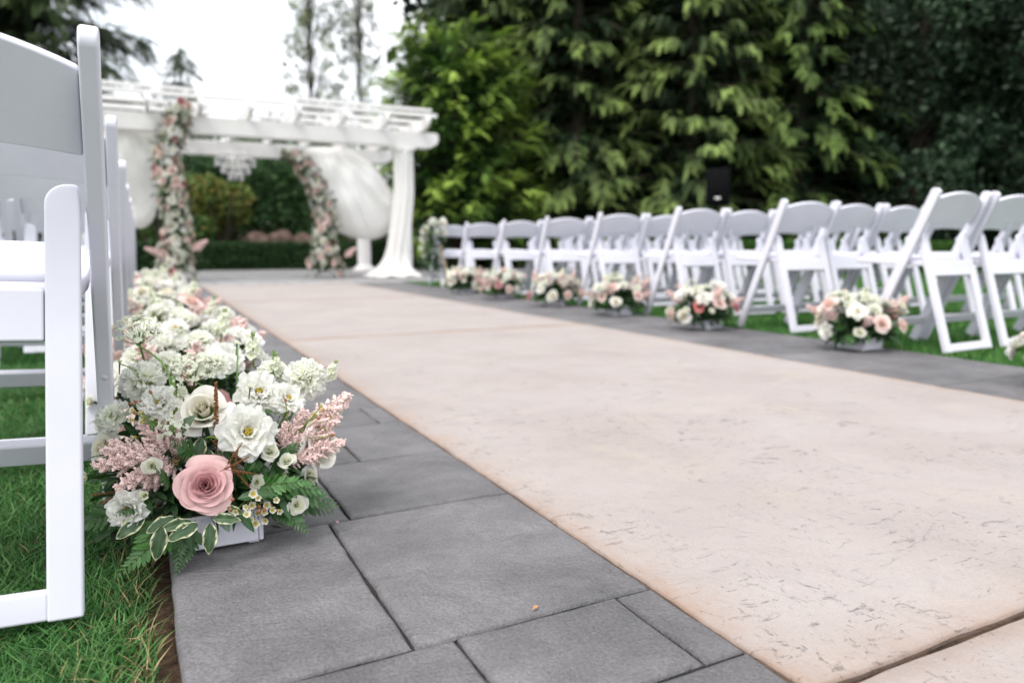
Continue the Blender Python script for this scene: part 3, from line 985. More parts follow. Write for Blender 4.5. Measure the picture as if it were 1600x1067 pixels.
# ---- shared flower meshes (radius or length is the real size; placed with a scale)
FM = {}
FM['rose_blush'] = join(rose(.05, 24, 1.0, (.86, .64, .58), BLUSH, 3, 6, 6), calyx(.05)).mesh('blush_rose', M['petal'])
FM['rose_pink'] = join(rose(.05, 22, .95, DEEP, PINK, 5, 6, 6), calyx(.05)).mesh('pink_rose', M['petal'])
FM['rose_coral'] = join(rose(.05, 20, .95, (.55, .16, .16), (.68, .27, .25), 6, 5, 5), calyx(.05)).mesh('coral_rose', M['petal'])
FM['rose_white'] = join(rose(.05, 24, 1.0, (.80, .74, .58), WHITE, 8, 6, 6), calyx(.05)).mesh('white_rose', M['petal'])
FM['spray'] = join(rose(.022, 18, .72, (.80, .80, .62), (.82, .82, .75), 11, 6, 6), calyx(.022, .03)).mesh('spray_rose', M['petal'])
FM['bud'] = join(rose(.017, 11, .30, (.72, .74, .50), (.80, .82, .66), 12, 5, 6), calyx(.017, .04)).mesh('flower_bud', M['petal'])
FM['lisi'] = open_flower(.05, [(7, 74, 1.0), (7, 58, .92), (6, 38, .74), (5, 20, .52)], 4, ruff=.085, nu=13, nv=8).mesh('lisianthus', M['petal'])
FM['lisi2'] = open_flower(.05, [(6, 66, 1.0), (7, 48, .92), (6, 28, .78), (5, 8, .6)], 9, ruff=.10, nu=13, nv=8).mesh('lisianthus', M['petal'])
FM['scab'] = pompom(.04, 95, 2).mesh('scabiosa', M['petal'])
FM['carn'] = pompom(.04, 70, 3, WHITE, False, 1.25).mesh('carnation', M['petal'])
FM['lace'] = umbel(.042, 24, 11, 5).mesh('lace_flower', M['petal'])
FM['lace_small'] = umbel(.026, 12, 9, 6, .6, .16).mesh('lace_flower', M['petal'])
FM['stock'] = stock(.045, 15, 7).mesh('stock_flower', M['petal'])
FM['astilbe'] = astilbe(.12, 31).mesh('astilbe', M['plume'])
FM['astilbe2'] = astilbe(.12, 32, (.88, .66, .62), 2.7, .26).mesh('astilbe', M['plume'])
FM['heather'] = heather(.10, 41).mesh('heather', M['plume'])
FM['wax'] = waxcup(.0085).mesh('waxflower', M['petal'])
FM['fern'] = fern(.13, 51).mesh('fern_frond', M['leaf'])
FM['fern2'] = fern(.13, 52, (.05, .14, .03)).mesh('fern_frond', M['leaf'])
FM['pitto'] = leaf_blade(.055, .030, (.040, .085, .035), (.62, .62, .42), .055, .3, .35, 13, 13).mesh('variegated_leaf', M['leaf'])
FM['pitto2'] = leaf_blade(.050, .026, (.060, .11, .05), (.60, .60, .42), .09, .5, .7, 13, 13).mesh('variegated_leaf', M['leaf'])
FM['leaf'] = leaf_blade(.075, .026, (.028, .080, .022), None, .02, .3, .5).mesh('leaf', M['leaf'])
FM['leaf_grey'] = leaf_blade(.06, .030, (.13, .19, .13), None, .02, .2, .4).mesh('leaf', M['leaf'])
FM['filler'] = filler(.15, .12, .15, 420, 61).mesh('greenery', M['leaf'])
FM['filler2'] = filler(.15, .12, .15, 420, 62).mesh('greenery', M['leaf'])

def planter_mesh():
    b = MB()
    w, d, h, t = .150, .165, .060, .008
    for sx in (-1, 1):
        b.merge(rbox(t, d, h, .003, 2), TR(sx * (w / 2 - t / 2), 0, h / 2 + .004))
        b.merge(rbox(w - 2 * t - .001, t, h - .001, .003, 2), TR(0, sx * (d / 2 - t / 2), h / 2 + .004))
        for sy in (-1, 1):
            b.merge(rbox(.018, .018, .0045, .001, 1), TR(sx * (w / 2 - .016), sy * (d / 2 - .016), .00225))
    b.merge(rbox(w - 2 * t, d - 2 * t, .006, .001, 1), TR(0, 0, .010))
    return b.mesh('planter', M['resin'])
FM['planter'] = flat_sides(planter_mesh())
foam = rbox(.132, .146, .04, .004, 1, (.03, .06, .03))
FM['foam'] = foam.mesh('floral_foam', M['leaf'])
NAMES = {'rose_blush': 'rose', 'rose_pink': 'rose', 'rose_coral': 'rose', 'rose_white': 'rose', 'spray': 'spray_rose', 'bud': 'flower_bud', 'lisi': 'lisianthus', 'lisi2': 'lisianthus', 'scab': 'scabiosa', 'carn': 'carnation', 'lace': 'lace_flower', 'lace_small': 'lace_flower', 'stock': 'stock_flower', 'astilbe': 'astilbe', 'astilbe2': 'astilbe', 'heather': 'heather', 'wax': 'waxflower', 'fern': 'fern_frond', 'fern2': 'fern_frond', 'pitto': 'leaf', 'pitto2': 'leaf', 'leaf': 'leaf', 'leaf_grey': 'leaf', 'filler': 'greenery', 'filler2': 'greenery'}
def put(t, k, loc, d, s=1.0, spin=None):
    o = obj(NAMES[k], FM[k], t, aim(loc, d, frng.uniform(0, 6.28) if spin is None else spin, s))
    if k.startswith('filler'): o['kind'] = 'stuff'
    return o
def put_leaf(t, k, loc, d, s=1.0, face=(0, 0, 1), twist=0.0):
    """leaf growing along d with its face towards 'face'"""
    y = Vector(d).normalized(); f = Vector(face)
    z = (f - y * f.dot(y)).normalized(); x = y.cross(z)
    Mx = Matrix((x, y, z)).transposed().to_4x4()
    return obj(NAMES[k], FM[k], t, TR(*loc) @ Mx @ RY(twist) @ SC(s))

# ------------------------------------------------------------------ the nearest bouquet
hb = empty('bouquet', (.09, 1.42, 0), 0, 'nearest bouquet with a big dusty pink rose in a white box beside the chair', 'bouquet', 'low aisle bouquets in white boxes')
obj('planter', FM['planter'], hb, TR(.000, -.035, 0))
obj('floral_foam', FM['foam'], hb, TR(.000, -.035, .042))
put(hb, 'filler', (.0, -.02, .075), (0, 0, 1), .80, 0)
put(hb, 'filler2', (.07, -.02, .085), (.1, -.1, 1), .78, 1)
put(hb, 'filler', (-.075, .0, .09), (-.2, 0, 1), .78, 2)
FC = Vector((-.06, -1.0, .30))        # the way most heads face
# the pink rose, petal by petal
rs = obj('rose', join([], calyx(.052, .05)).mesh('rose_calyx', M['petal']), hb, aim((-.017, -.135, .122), (-.02, -1, .40), .4), 'dusty pink open rose')
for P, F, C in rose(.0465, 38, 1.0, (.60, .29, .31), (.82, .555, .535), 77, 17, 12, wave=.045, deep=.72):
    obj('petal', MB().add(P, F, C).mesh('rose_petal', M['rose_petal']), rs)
def petalled(name, petals, M_, label=None, r=.05):
    o = obj(name, join([], calyx(r)).mesh(name + '_calyx', M['petal']), hb, M_, label)
    for P, F, C in petals:
        obj('petal', MB().add(P, F, C).mesh(name + '_petal', M['rose_petal']), o)
    return o
# two loose white garden roses with broad outer petals
petalled('garden_rose', rose(.060, 14, .80, (.84, .80, .66), (.88, .86, .82), 78, 11, 9, wave=.03, deep=.75), aim((-.004, -.035, .222), (-.25, -.75, .6)), 'large cream white garden rose')
petalled('garden_rose', rose(.068, 15, .85, (.86, .82, .72), (.88, .86, .83), 79, 11, 9, wave=.03, deep=.75), aim((.182, -.040, .138), (.70, -.55, .05)), 'large white garden rose leaning out over the paving')
put(hb, 'rose_white', (-.164, .0, .172), (-.6, -.5, .4), .7)
put(hb, 'lisi', (.056, -.105, .196), (.02, -.9, .45), 1.02, .3)
put(hb, 'lisi2', (.087, -.02, .245), (.10, -.75, .7), .95)
put(hb, 'lisi2', (-.130, -.135, .102), (-.30, -.9, .15), .68)
put(hb, 'bud', (-.108, -.150, .124), (-.1, -.8, .6), .9)
put(hb, 'bud', (-.190, -.06, .140), (-.9, -.3, .1), 1.2)
put(hb, 'spray', (.128, -.150, .070), (.12, -1, .25), 1.05)
put(hb, 'spray', (.118, -.125, .143), (-.2, -.6, .75), .92)
put(hb, 'spray', (.161, -.09, .098), (.6, -.7, .2), 1.2)
put(hb, 'scab', (-.102, .03, .280), (-.3, -.6, .7), .98)
put(hb, 'scab', (.180, .0, .266), (.15, -.75, .60), 1.03)
put(hb, 'lace', (-.107, .04, .372), (-.15, -.45, .9), 1.02)
put(hb, 'lace', (-.017, .0, .302), (.0, -.55, .85), .98)
put(hb, 'lace_small', (-.061, -.085, .214), (-.1, -.7, .7), .95)
for p, d, s in [((.233, .02, .268), (.3, -.3, .9), .62), ((.130, .04, .285), (.1, -.2, 1), .62), ((.098, .10, .312), (0, -.1, 1), .8), ((.129, -.02, .214), (.15, -.5, .8), .5), ((.236, .0, .190), (.5, -.3, .8), .52), ((-.039, -.02, .262), (-.1, -.4, 1), .46), ((.022, -.02, .208), (0, -.5, 1), .42), ((-.075, -.03, .235), (-.3, -.5, 1), .40)]:
    put(hb, 'stock', p, d, s)
a0 = Vector((-.047, -.07, .150))
for k, (p, s) in enumerate([((-.176, -.09, .170), 1.05), ((-.152, -.06, .197), 1.0), ((-.113, -.05, .220), .85), ((-.078, -.04, .226), .70), ((-.146, -.13, .140), .92), ((-.120, -.115, .118), .80), ((-.052, -.075, .212), .50), ((-.165, -.075, .185), .9)]):
    d = Vector(p) - a0
    put(hb, 'astilbe' if k % 2 else 'astilbe2', a0 + d * .18, d, d.length * .84 / .12)
a0 = Vector((.116, -.07, .130))
for k, (p, s) in enumerate([((.250, -.04, .232), 1), ((.204, -.04, .208), 1), ((.160, -.06, .218), 1), ((.124, -.08, .202), 1), ((.226, -.09, .156), 1), ((.172, -.11, .138), 1), ((.185, -.07, .195), 1), ((.222, -.055, .190), 1)]):
    d = Vector(p) - a0
    put(hb, 'astilbe2' if k % 2 else 'astilbe', a0 + d * .18, d, d.length * .84 / .12)
# waxflower cups below the rose
wr = random.Random(5)
for k in range(17):
    p = Vector((.060 + wr.gauss(0, .016), -.168 + wr.gauss(0, .008), .080 + wr.gauss(0, .014)))
    put(hb, 'wax', p, FC + Vector((wr.gauss(0, .35), 0, wr.gauss(0, .35))), wr.uniform(.72, 1.0))
    obj('stem', stem((.055, -.125, .085), p, .0009, (0, 0, .004), (.16, .22, .06)).mesh('wax_stem', M['leaf']), hb)
for k in range(9):
    obj('flower_bud', ball(.003, (.50, .22, .13), 1, (1, 1, 1.3)).mesh('wax_bud', M['petal']), hb, TR(.060 + wr.gauss(0, .02), -.168 + wr.gauss(0, .01), .085 + wr.gauss(0, .016)))
for c0, sd_ in (((-.055, -.03, .205), 1), ((.135, -.06, .17), 2)):
    wr = random.Random(sd_)
    for k in range(16):
        d = Vector((-1.0 if sd_ == 1 else .95, -.15, .65)) + Vector((wr.gauss(0, .28), wr.gauss(0, .3), wr.gauss(0, .32)))
        p = Vector(c0) + d.normalized() * wr.uniform(.055, .085)
        obj('stem', stem(c0, p, .0011, (0, 0, -.004), (.22, .30, .07)).mesh('wax_stem', M['leaf']), hb)
        if k % 2: put(hb, 'wax', p + d.normalized() * .003, d, .75)
        else: obj('flower_bud', ball(.0032, (.48, .22, .14), 1, (1, 1, 1.5)).mesh('wax_bud', M['petal']), hb, aim(p, d))
put(hb, 'heather', (.007, -.085, .175), (.05, .1, 1), 1.12)
for p, d, s in [((.022, -.158, .150), (.9, -.1, -.25), .48), ((.018, -.155, .160), (.6, .1, .8), .42), ((.012, -.155, .152), (.7, -.2, .35), .45), ((.028, -.150, .148), (.2, -.2, 1), .40), ((.03, -.15, .145), (.5, -.2, -.7), .40), ((-.13, -.10, .125), (-.7, -.5, -.2), .5), ((-.15, -.09, .118), (-.9, -.3, .1), .4)]:
    put(hb, 'heather', p, d, s)
for p0, p1, r, bd in [((-.022, -.085, .150), (-.063, -.06, .212), .0052, (0, 0, 0)), ((-.059, -.04, .180), (-.053, -.01, .290), .0046, (.004, 0, 0)), ((-.07, -.03, .20), (-.107, .04, .345), .0022, (.03, 0, .02)), ((.0, -.06, .18), (-.015, .0, .275), .0020, (.035, 0, .01)), ((.10, -.03, .15), (.175, .0, .245), .0026, (.0, -.01, .01)), ((.105, -.03, .15), (.165, .0, .250), .0020, (.01, -.01, 0)), ((-.08, .0, .19), (-.135, .02, .315), .0015, (.01, 0, .03)), ((.05, .0, .2), (.063, .04, .33), .0022, (0, 0, 0)), ((-.02, -.05, .17), (.01, -.1, .19), .002, (.0, 0, .01)), ((.115, .03, .2), (.128, .04, .32), .0030, (0, 0, 0)), ((-.15, -.06, .13), (-.215, -.06, .150), .0013, (0, -.01, -.012))]:
    obj('stem', stem(p0, p1, r, bd, (.17, .29, .075)).mesh('flower_stem', M['leaf']), hb)
for p in [(-.135, .02, .317), (.070, -.06, .268), (.062, .04, .335)]:
    put(hb, 'bud', p, (.1, -.3, 1), .55)
UPF = (0, -.6, .8)
for k, p, d, s in [('fern2', (-.075, -.165, .065), (-.80, -.45, -.38), .72), ('fern', (-.04, -.15, .06), (-.35, -.6, -.55), .62), ('fern2', (.070, -.125, .115), (.92, -.22, -.18), .88), ('fern', (.085, -.10, .125), (.65, -.3, .60), .62), ('fern', (.11, -.12, .095), (.85, -.3, -.30), .80), ('fern2', (.06, -.14, .11), (.8, -.3, .12), .7), ('fern', (.09, -.10, .08), (.95, -.05, -.35), .95), ('fern', (-.10, -.12, .105), (-.6, -.7, .1), .55), ('fern', (-.07, -.13, .13), (-.3, -.6, .8), .45), ('fern', (-.12, -.08, .09), (-.95, -.3, -.1), .85), ('fern', (.10, -.13, .07), (.5, -.75, -.45), .6)]:
    put_leaf(hb, k, p, d, s, UPF)
for k, p, d, s, f in [('pitto', (-.086, -.185, .082), (-.25, -.35, -.95), .95, (-.1, -1, .2)), ('pitto', (-.016, -.190, .076), (-.10, -.40, -.95), .88, (.1, -1, .2)), ('pitto2', (-.046, -.178, .080), (-.9, -.4, .05), .85, (0, -.9, .5)), ('pitto', (-.034, -.180, .074), (-.85, -.5, -.12), .92, (0, -.8, .6)), ('pitto2', (-.010, -.182, .080), (.85, -.45, .0), .80, (0, -.9, .5)), ('pitto', (-.068, -.165, .086), (-.95, -.4, -.2), .8, (0, -.7, .7)), ('pitto2', (.012, -.172, .092), (.8, -.5, -.3), .55, (0, -.9, .5)), ('pitto2', (-.005, -.08, .17), (-.1, -.3, -1), 1.0, (0, -1, .2)), ('pitto', (-.015, -.075, .19), (-.3, -.3, -.9), 1.0, (0, -1, .2)), ('pitto2', (.02, -.09, .17), (.3, -.3, -.8), .9, (0, -1, .2)), ('leaf', (.03, -.16, .10), (.9, -.3, .2), .8, UPF), ('leaf', (.06, -.11, .15), (.6, -.5, -.5), .75, UPF), ('leaf_grey', (-.055, -.06, .19), (.3, -.4, .6), 1.0, UPF), ('leaf', (-.15, -.05, .08), (-.9, -.3, -.2), 1.0, UPF), ('leaf', (-.13, -.06, .07), (-.8, -.5, -.3), .9, UPF), ('leaf', (.10, -.14, .085), (.3, -.7, -.6), .6, UPF), ('leaf', (-.05, -.16, .07), (-.4, -.6, -.6), .8, UPF), ('leaf_grey', (.06, .0, .21), (.5, -.3, .7), .8, UPF), ('leaf', (.02, -.05, .17), (.2, -.5, .8), .9, UPF)]:
    put_leaf(hb, k, p, d, s, f)

for k, p, d, s, f in [('fern', (-.06, -.16, .075), (-.1, -.6, -.75), .55, (0, -1, .3)), ('leaf', (-.05, -.165, .08), (.1, -.5, -.8), .7, (0, -1, .3)), ('fern2', (-.09, -.15, .08), (-.5, -.5, -.6), .6, (0, -1, .4)), ('leaf_grey', (.0, -.17, .085), (.3, -.5, -.7), .6, (0, -1, .3)), ('leaf', (.03, -.16, .08), (.4, -.5, -.6), .6, (0, -1, .3)), ('pitto', (-.11, -.15, .09), (-.8, -.4, -.4), .9, (0, -.9, .5)), ('fern', (.04, -.13, .13), (.3, -.7, .4), .5, (0, -.8, .5)), ('fern', (-.03, -.1, .17), (-.4, -.6, .5), .5, (0, -.8, .5))]:
    put_leaf(hb, k, p, d, s, f)
for p, d, s in [((.02, .03, .30), (0, -.5, .9), .85), ((-.06, .06, .30), (-.2, -.5, .9), .8), ((.13, .06, .27), (.2, -.5, .9), .8)]:
    put(hb, 'carn', p, d, s)
for k, p, d, s in [('lisi2', (-.075, -.03, .245), (-.35, -.7, .6), .72), ('lisi', (.135, -.04, .235), (.3, -.7, .6), .70), ('rose_blush', (.035, -.07, .150), (.1, -.9, .3), .6), ('spray', (-.095, -.125, .165), (-.2, -.9, .3), .9), ('spray', (.09, -.125, .165), (.1, -.8, .5), 1.0), ('rose_white', (.10, -.10, .115), (.3, -.9, .2), .55), ('carn', (-.15, .0, .225), (-.6, -.5, .6), .8), ('spray', (.065, -.14, .118), (.2, -.95, .2), .8)]:
    put(hb, k, p, d, s)

# ------------------------------------------------------------------ the other bouquets
def bouquet(loc, rz, seed, label, mir=1, tall=1.0):
    r_ = random.Random(seed)
    t = empty('bouquet', loc, rz, label, 'bouquet', 'low aisle bouquets in white boxes')
    obj('planter', FM['planter'], t)
    obj('floral_foam', FM['foam'], t, TR(0, 0, .042))
    put(t, 'filler', (0, 0, .08), (0, 0, 1), 1.0); put(t, 'filler2', (.05, 0, .085), (.2, 0, 1), .95); put(t, 'filler', (-.05, 0, .085), (-.2, 0, 1), .95)
    def dome(az, el, k=1.0):
        d = Vector((math.cos(az) * math.cos(el), math.sin(az) * math.cos(el), math.sin(el)))
        return Vector((d.x * .225 * k, d.y * .185 * k, .10 + d.z * .155 * k * tall)), Vector((d.x, d.y, d.z + .15))
    kinds = ['scab', 'carn', 'carn', 'rose_blush', 'lisi', 'lisi2', 'rose_white', 'carn']
    for i in range(14):            # white crown
        p, d = dome(i * 2.4 + r_.uniform(-.2, .2), R(88 - 56 * math.sqrt(i / 14)), r_.uniform(.88, 1.24))
        put(t, kinds[r_.randrange(8)], p, d, r_.uniform(.85, 1.12))
    low = ['rose_pink', 'rose_blush', 'rose_white', 'lisi2', 'rose_blush', 'spray', 'rose_white', 'lisi', 'rose_blush', 'rose_coral' if r_.random() < .5 else 'rose_pink']
    r_.shuffle(low)
    for i, k in enumerate(low):    # roses round the rim
        p, d = dome(i / len(low) * 6.283 + r_.uniform(-.2, .2), R(r_.uniform(-4, 26)), r_.uniform(.85, 1.14))
        put(t, k, p, d, r_.uniform(.8, 1.1) * (1.5 if k == 'spray' else 1))
    for i in range(9):             # pink plumes
        az = r_.uniform(0, 6.28)
        p, d = dome(az, R(r_.uniform(15, 50)), .80)
        put(t, 'astilbe' if i % 2 else 'astilbe2', p, d, r_.uniform(.8, 1.2))
    for i in range(5):
        p, d = dome(r_.uniform(0, 6.28), R(r_.uniform(40, 80)), r_.uniform(1.15, 1.38))
        put(t, r_.choice(['stock', 'lace', 'stock', 'lace_small']), p, d + Vector((0, 0, .6)), r_.uniform(.75, 1.0))
    for i in range(7):
        p, d = dome(r_.uniform(0, 6.28), R(r_.uniform(10, 50)), r_.uniform(1.0, 1.15))
        put(t, 'spray', p, d, r_.uniform(.8, 1.2))
    for i in range(12):
        az = r_.uniform(0, 6.28)
        p, d = dome(az, R(r_.uniform(-12, 15)), .7)
        put_leaf(t, r_.choice(['fern', 'fern2', 'leaf', 'pitto', 'leaf_grey']), p, Vector((math.cos(az), math.sin(az), r_.uniform(-.45, .1))), r_.uniform(.7, 1.1))
    return t

BR = [(3.245, 2.50), (3.17, 3.57), (3.215, 4.58), (3.225, 5.56), (3.20, 6.54), (3.18, 7.44)]
for i, (x, yy) in enumerate(BR):
    bouquet((x, yy, 0), R(frng.uniform(-25, 25)), 100 + i, 'pink and white bouquet on the evergreen side of the aisle, %s from pergola' % ORD[5 - i])
bouquet((3.09, 1.43, 0), 0, 107, 'bouquet cut off by the picture edge beside the grey path border on the evergreen side')
BL = [(.09, 2.04), (.10, 2.80), (.09, 3.75), (.08, 4.70), (.08, 5.65), (.08, 6.6)]
for i, (x, yy) in enumerate(BL):
    bouquet((x, yy, 0), R(frng.uniform(-25, 25)), 200 + i, 'white and blush bouquet behind the nearest bouquet, %s from it' % ORD[i], tall=1.12 if i < 2 else 1.15)
# ------------------------------------------------------------------ pergola
YF, YB, XA, XB = 12.05, 14.60, -.92, 4.02
pg = empty('pergola', (1.56, YF, 0), 0, 'white timber pergola with round columns at the end of the aisle', 'pergola')
def pp(name, b, loc, m='paint', M_=None):
    return obj(name, b.mesh(name, M[m]), pg, (M_ or Matrix.Identity(4)) if loc is None else TR(loc[0] - 1.56, loc[1] - YF, loc[2]) @ (M_ or Matrix.Identity(4)))
shaft = lathe([(.128, .13), (.135, .3), (.130, 1.0), (.112, 1.98), (.125, 2.0), (.125, 2.04)], 24)
plinth = rbox(.40, .40, .07, .008, 1); plinth = MB().merge(plinth, TR(0, 0, .035)).merge(lathe([(.19, .07), (.195, .09), (.17, .115), (.16, .13), (.128, .135)], 24))
capit = MB().merge(lathe([(.125, 2.035), (.15, 2.07), (.155, 2.09)], 24)).merge(rbox(.33, .33, .06, .006, 1), TR(0, 0, 2.12))
shm, plm, cpm = shaft.mesh('column', M['paint']), plinth.mesh('plinth', M['paint']), capit.mesh('capital', M['paint'])
for x in (XA, XB):
    for yy in (YF, YB):
        c = obj('column', shm, pg, TR(x - 1.56, yy - YF, 0))
        obj('plinth', plm, c); obj('capital', cpm, c)
def beam_poly(L, h, sc=.14):
    """plank outline with scrolled ends"""
    e = [(L / 2 - sc, -h / 2), (L / 2 - sc * .75, -h / 2 + .02), (L / 2 - sc * .55, -h / 2 + .045), (L / 2 - sc * .30, -h / 2 + .05), (L / 2 - sc * .1, -h * .12), (L / 2, h * .05), (L / 2, h * .32), (L / 2 - .03, h / 2)]
    return e + [(-x, z) for x, z in e[::-1]]
hb_ = prism(beam_poly(6.12, .25), .055, .004, 1, axis='y').mesh('beam', M['paint'])
hb_ = flat_sides(hb_)
for yy in (YF, YB):
    for s in (-1, 1):
        obj('beam', hb_, pg, TR(0, yy - YF + s * .10, 2.285))
rf = prism(beam_poly(YB - YF + 1.1, .19, .16), .05, .004, 1, axis='x').mesh('rafter', M['paint'])
rf = flat_sides(rf)
for k in range(9):
    x = -1.18 + k * .685
    obj('rafter', rf, pg, TR(x - 1.56, (YB - YF) / 2, 2.505))
pu = rbox(5.84, .05, .065, .004, 1).mesh('purlin', M['paint'])
pu = flat_sides(pu)
for k in range(6):
    obj('purlin', pu, pg, TR(0, -.42 + k * .68, 2.635))
pu2 = flat_sides(rbox(5.70, .04, .045, .004, 1).mesh('purlin', M['paint']))
for k in range(2):
    obj('purlin', pu2, pg, TR(0, -.36 + k * 3.27, 2.73))
    
# ------------------------------------------------------------------ drapes
def drape_sheet(fn, nu, nv):
    V = [fn(i / (nu - 1), j / (nv - 1)) for j in range(nv) for i in range(nu)]
    F = [[j * nu + i, j * nu + i + 1, (j + 1) * nu + i + 1, (j + 1) * nu + i] for j in range(nv - 1) for i in range(nu - 1)]
    return MB().add(V, F)
def wrap(cx, cy, sgn):
    """cloth hung round a column, gathered half way and pooling on the ground"""
    def fn(u, v):
        a = u * 2 * math.pi
        z = 2.12 * (1 - v)
        r = .150 + .030 * math.sin(a * 8 + 3 * v + math.sin(a * 3)) * (.4 + v)
        if v > .78:
            q = (v - .78) / .22
            r += .30 * q ** 2.2 + .03 * q * math.sin(a * 7)
            z = 2.12 * .22 * (1 - q) ** 1.4 + .012 + .012 * (1 + math.sin(a * 9))
        else:
            z = 2.12 * (1 - v)
        ox = -.34 * max(0, v - .30) ** 1.4 * sgn
        return (cx + ox + r * math.cos(a) * 1.05, cy - .02 + r * math.sin(a), z)
    return drape_sheet(fn, 90, 40)
for x, lb in ((XB, 'white cloth wrapped round the pergola column by the front row chairs, pooling on the terrace'), (XA, 'white cloth wrapped round the far pergola column behind the aisle chairs')):
    obj('drape', wrap(x, YF, 1 if x > 0 else -1).mesh('drape', M['cloth']), None, None, lb, 'drape', 'pergola drapes')
def billow(outline, cy, ry, seed):
    """sheer curtain filled by the wind: a soft bag hung from the beam, gathered folds running down from the top"""
    O = np.array(outline); c = O.mean(0)
    n = len(O)
    def rim(u):
        k = (u % 1.0) * n; i = int(k) % n; f = k - int(k)
        p0, p1, p2, p3 = (O[(i + q) % n] for q in (-1, 0, 1, 2))
        return .5 * (2 * p1 + (p2 - p0) * f + (2 * p0 - 5 * p1 + 4 * p2 - p3) * f * f + (3 * p1 - p0 - 3 * p2 + p3) * f ** 3)
    def fn(u, v):
        q = rim(u) - c
        s_ = math.sin(math.pi * v * .5) if v <= 1 else 1
        s2 = math.sin(math.pi * v)           # 0 front pole, 1 rim at v=.5, 0 back pole
        side = -1 if v < .5 else 1
        x, z = c + q * s2
        d = side * ry * math.sqrt(max(0, 1 - s2 ** 2))
        top = (z - O[:, 1].min()) / (O[:, 1].max() - O[:, 1].min())
        fold = math.sin(x * 17 + 3.5 * mnoise.noise(Vector((x * 1.5, z * .9, seed)))) * .022 * top + .16 * mnoise.noise(Vector((x * 1.6, z * 1.2, seed * 3)))
        gx, gz_ = x - O[:, 0].min() - .1, O[:, 1].max() + .25 - z
        ra = math.atan2(gx, gz_)
        fold += .055 * abs(mnoise.noise(Vector((ra * 6.5, gz_ * .5, seed)))) + .03 * abs(mnoise.noise(Vector((ra * 15, gz_ * .8, seed + 3)))) - .04 * abs(mnoise.noise(Vector((x * 2.2, z * 2.2, seed + 8))))
        fold += .05 * mnoise.noise(Vector((x * 4 + z * 2, z * 3, seed)))
        return (x, cy + d + fold * (1 - s2 ** 4), z)
    return drape_sheet(fn, 170, 90)
obj('drape', billow([(2.49, 2.06), (2.71, 2.13), (2.96, 2.15), (3.28, 2.1), (3.65, 1.85), (3.87, 1.55), (4.08, 1.27), (4.14, 1.08), (4.0, 0.85), (3.68, 0.65), (3.33, 0.65), (3.02, 0.75), (2.75, 0.9), (2.57, 1.14), (2.49, 1.57)], 12.50, .46, 4.2).mesh('drape', M['cloth']), None, None, 'sheer white curtain billowing like a balloon beside the flower column under the pergola', 'drape', 'pergola drapes')
obj('drape', billow([(-.39, 2.36), (-.05, 2.40), (.33, 2.41), (.40, 1.92), (.31, 1.41), (.21, .96), (.05, .79), (-.12, .85), (-.27, 1.19), (-.39, 1.76)], 12.45, .28, 9.1).mesh('drape', M['cloth']), None, None, 'sheer white curtain bulging behind the tall flower column next to the chair backs', 'drape', 'pergola drapes')

# ------------------------------------------------------------------ chandelier
cd = empty('chandelier', (1.50, 13.3, 1.66), 0, 'crystal chandelier hanging under the middle of the pergola', 'chandelier')
obj('chain', tube([(0, 0, .40), (0, 0, .86)], .008, 6).mesh('chain', M['paint']), cd)
fr = MB()
for r_, z in ((.31, .36), (.22, .20), (.11, .06)):
    fr.merge(lathe([(r_ - .012, z - .012), (r_ + .012, z - .012), (r_ + .012, z + .012), (r_ - .012, z + .012), (r_ - .012, z - .012)], 28))
    for a in range(6):
        q = a * math.pi / 3
        fr.merge(tube([(0, 0, .42), (r_ * .6 * math.cos(q), r_ * .6 * math.sin(q), z + .06), (r_ * math.cos(q), r_ * math.sin(q), z)], .006, 5))
obj('frame', fr.mesh('chandelier_frame', M['paint']), cd)
cr = MB()
g = np.random.default_rng(3)
pts = []
for r_, z, n, dl in ((.31, .36, 20, .17), (.22, .20, 14, .14), (.11, .06, 8, .10)):
    for k in range(n):
        a = 2 * math.pi * k / n
        for j in range(4):
            pts.append((r_ * math.cos(a), r_ * math.sin(a), z - dl * (j + .5) / 4 + .01 * g.normal()))
beads(cr, np.array(pts), np.full(len(pts), .019), np.ones((len(pts), 3)), 1.3)
cro = obj('crystals', cr.mesh('crystals', M['crystal'], False), cd); cro['kind'] = 'stuff'

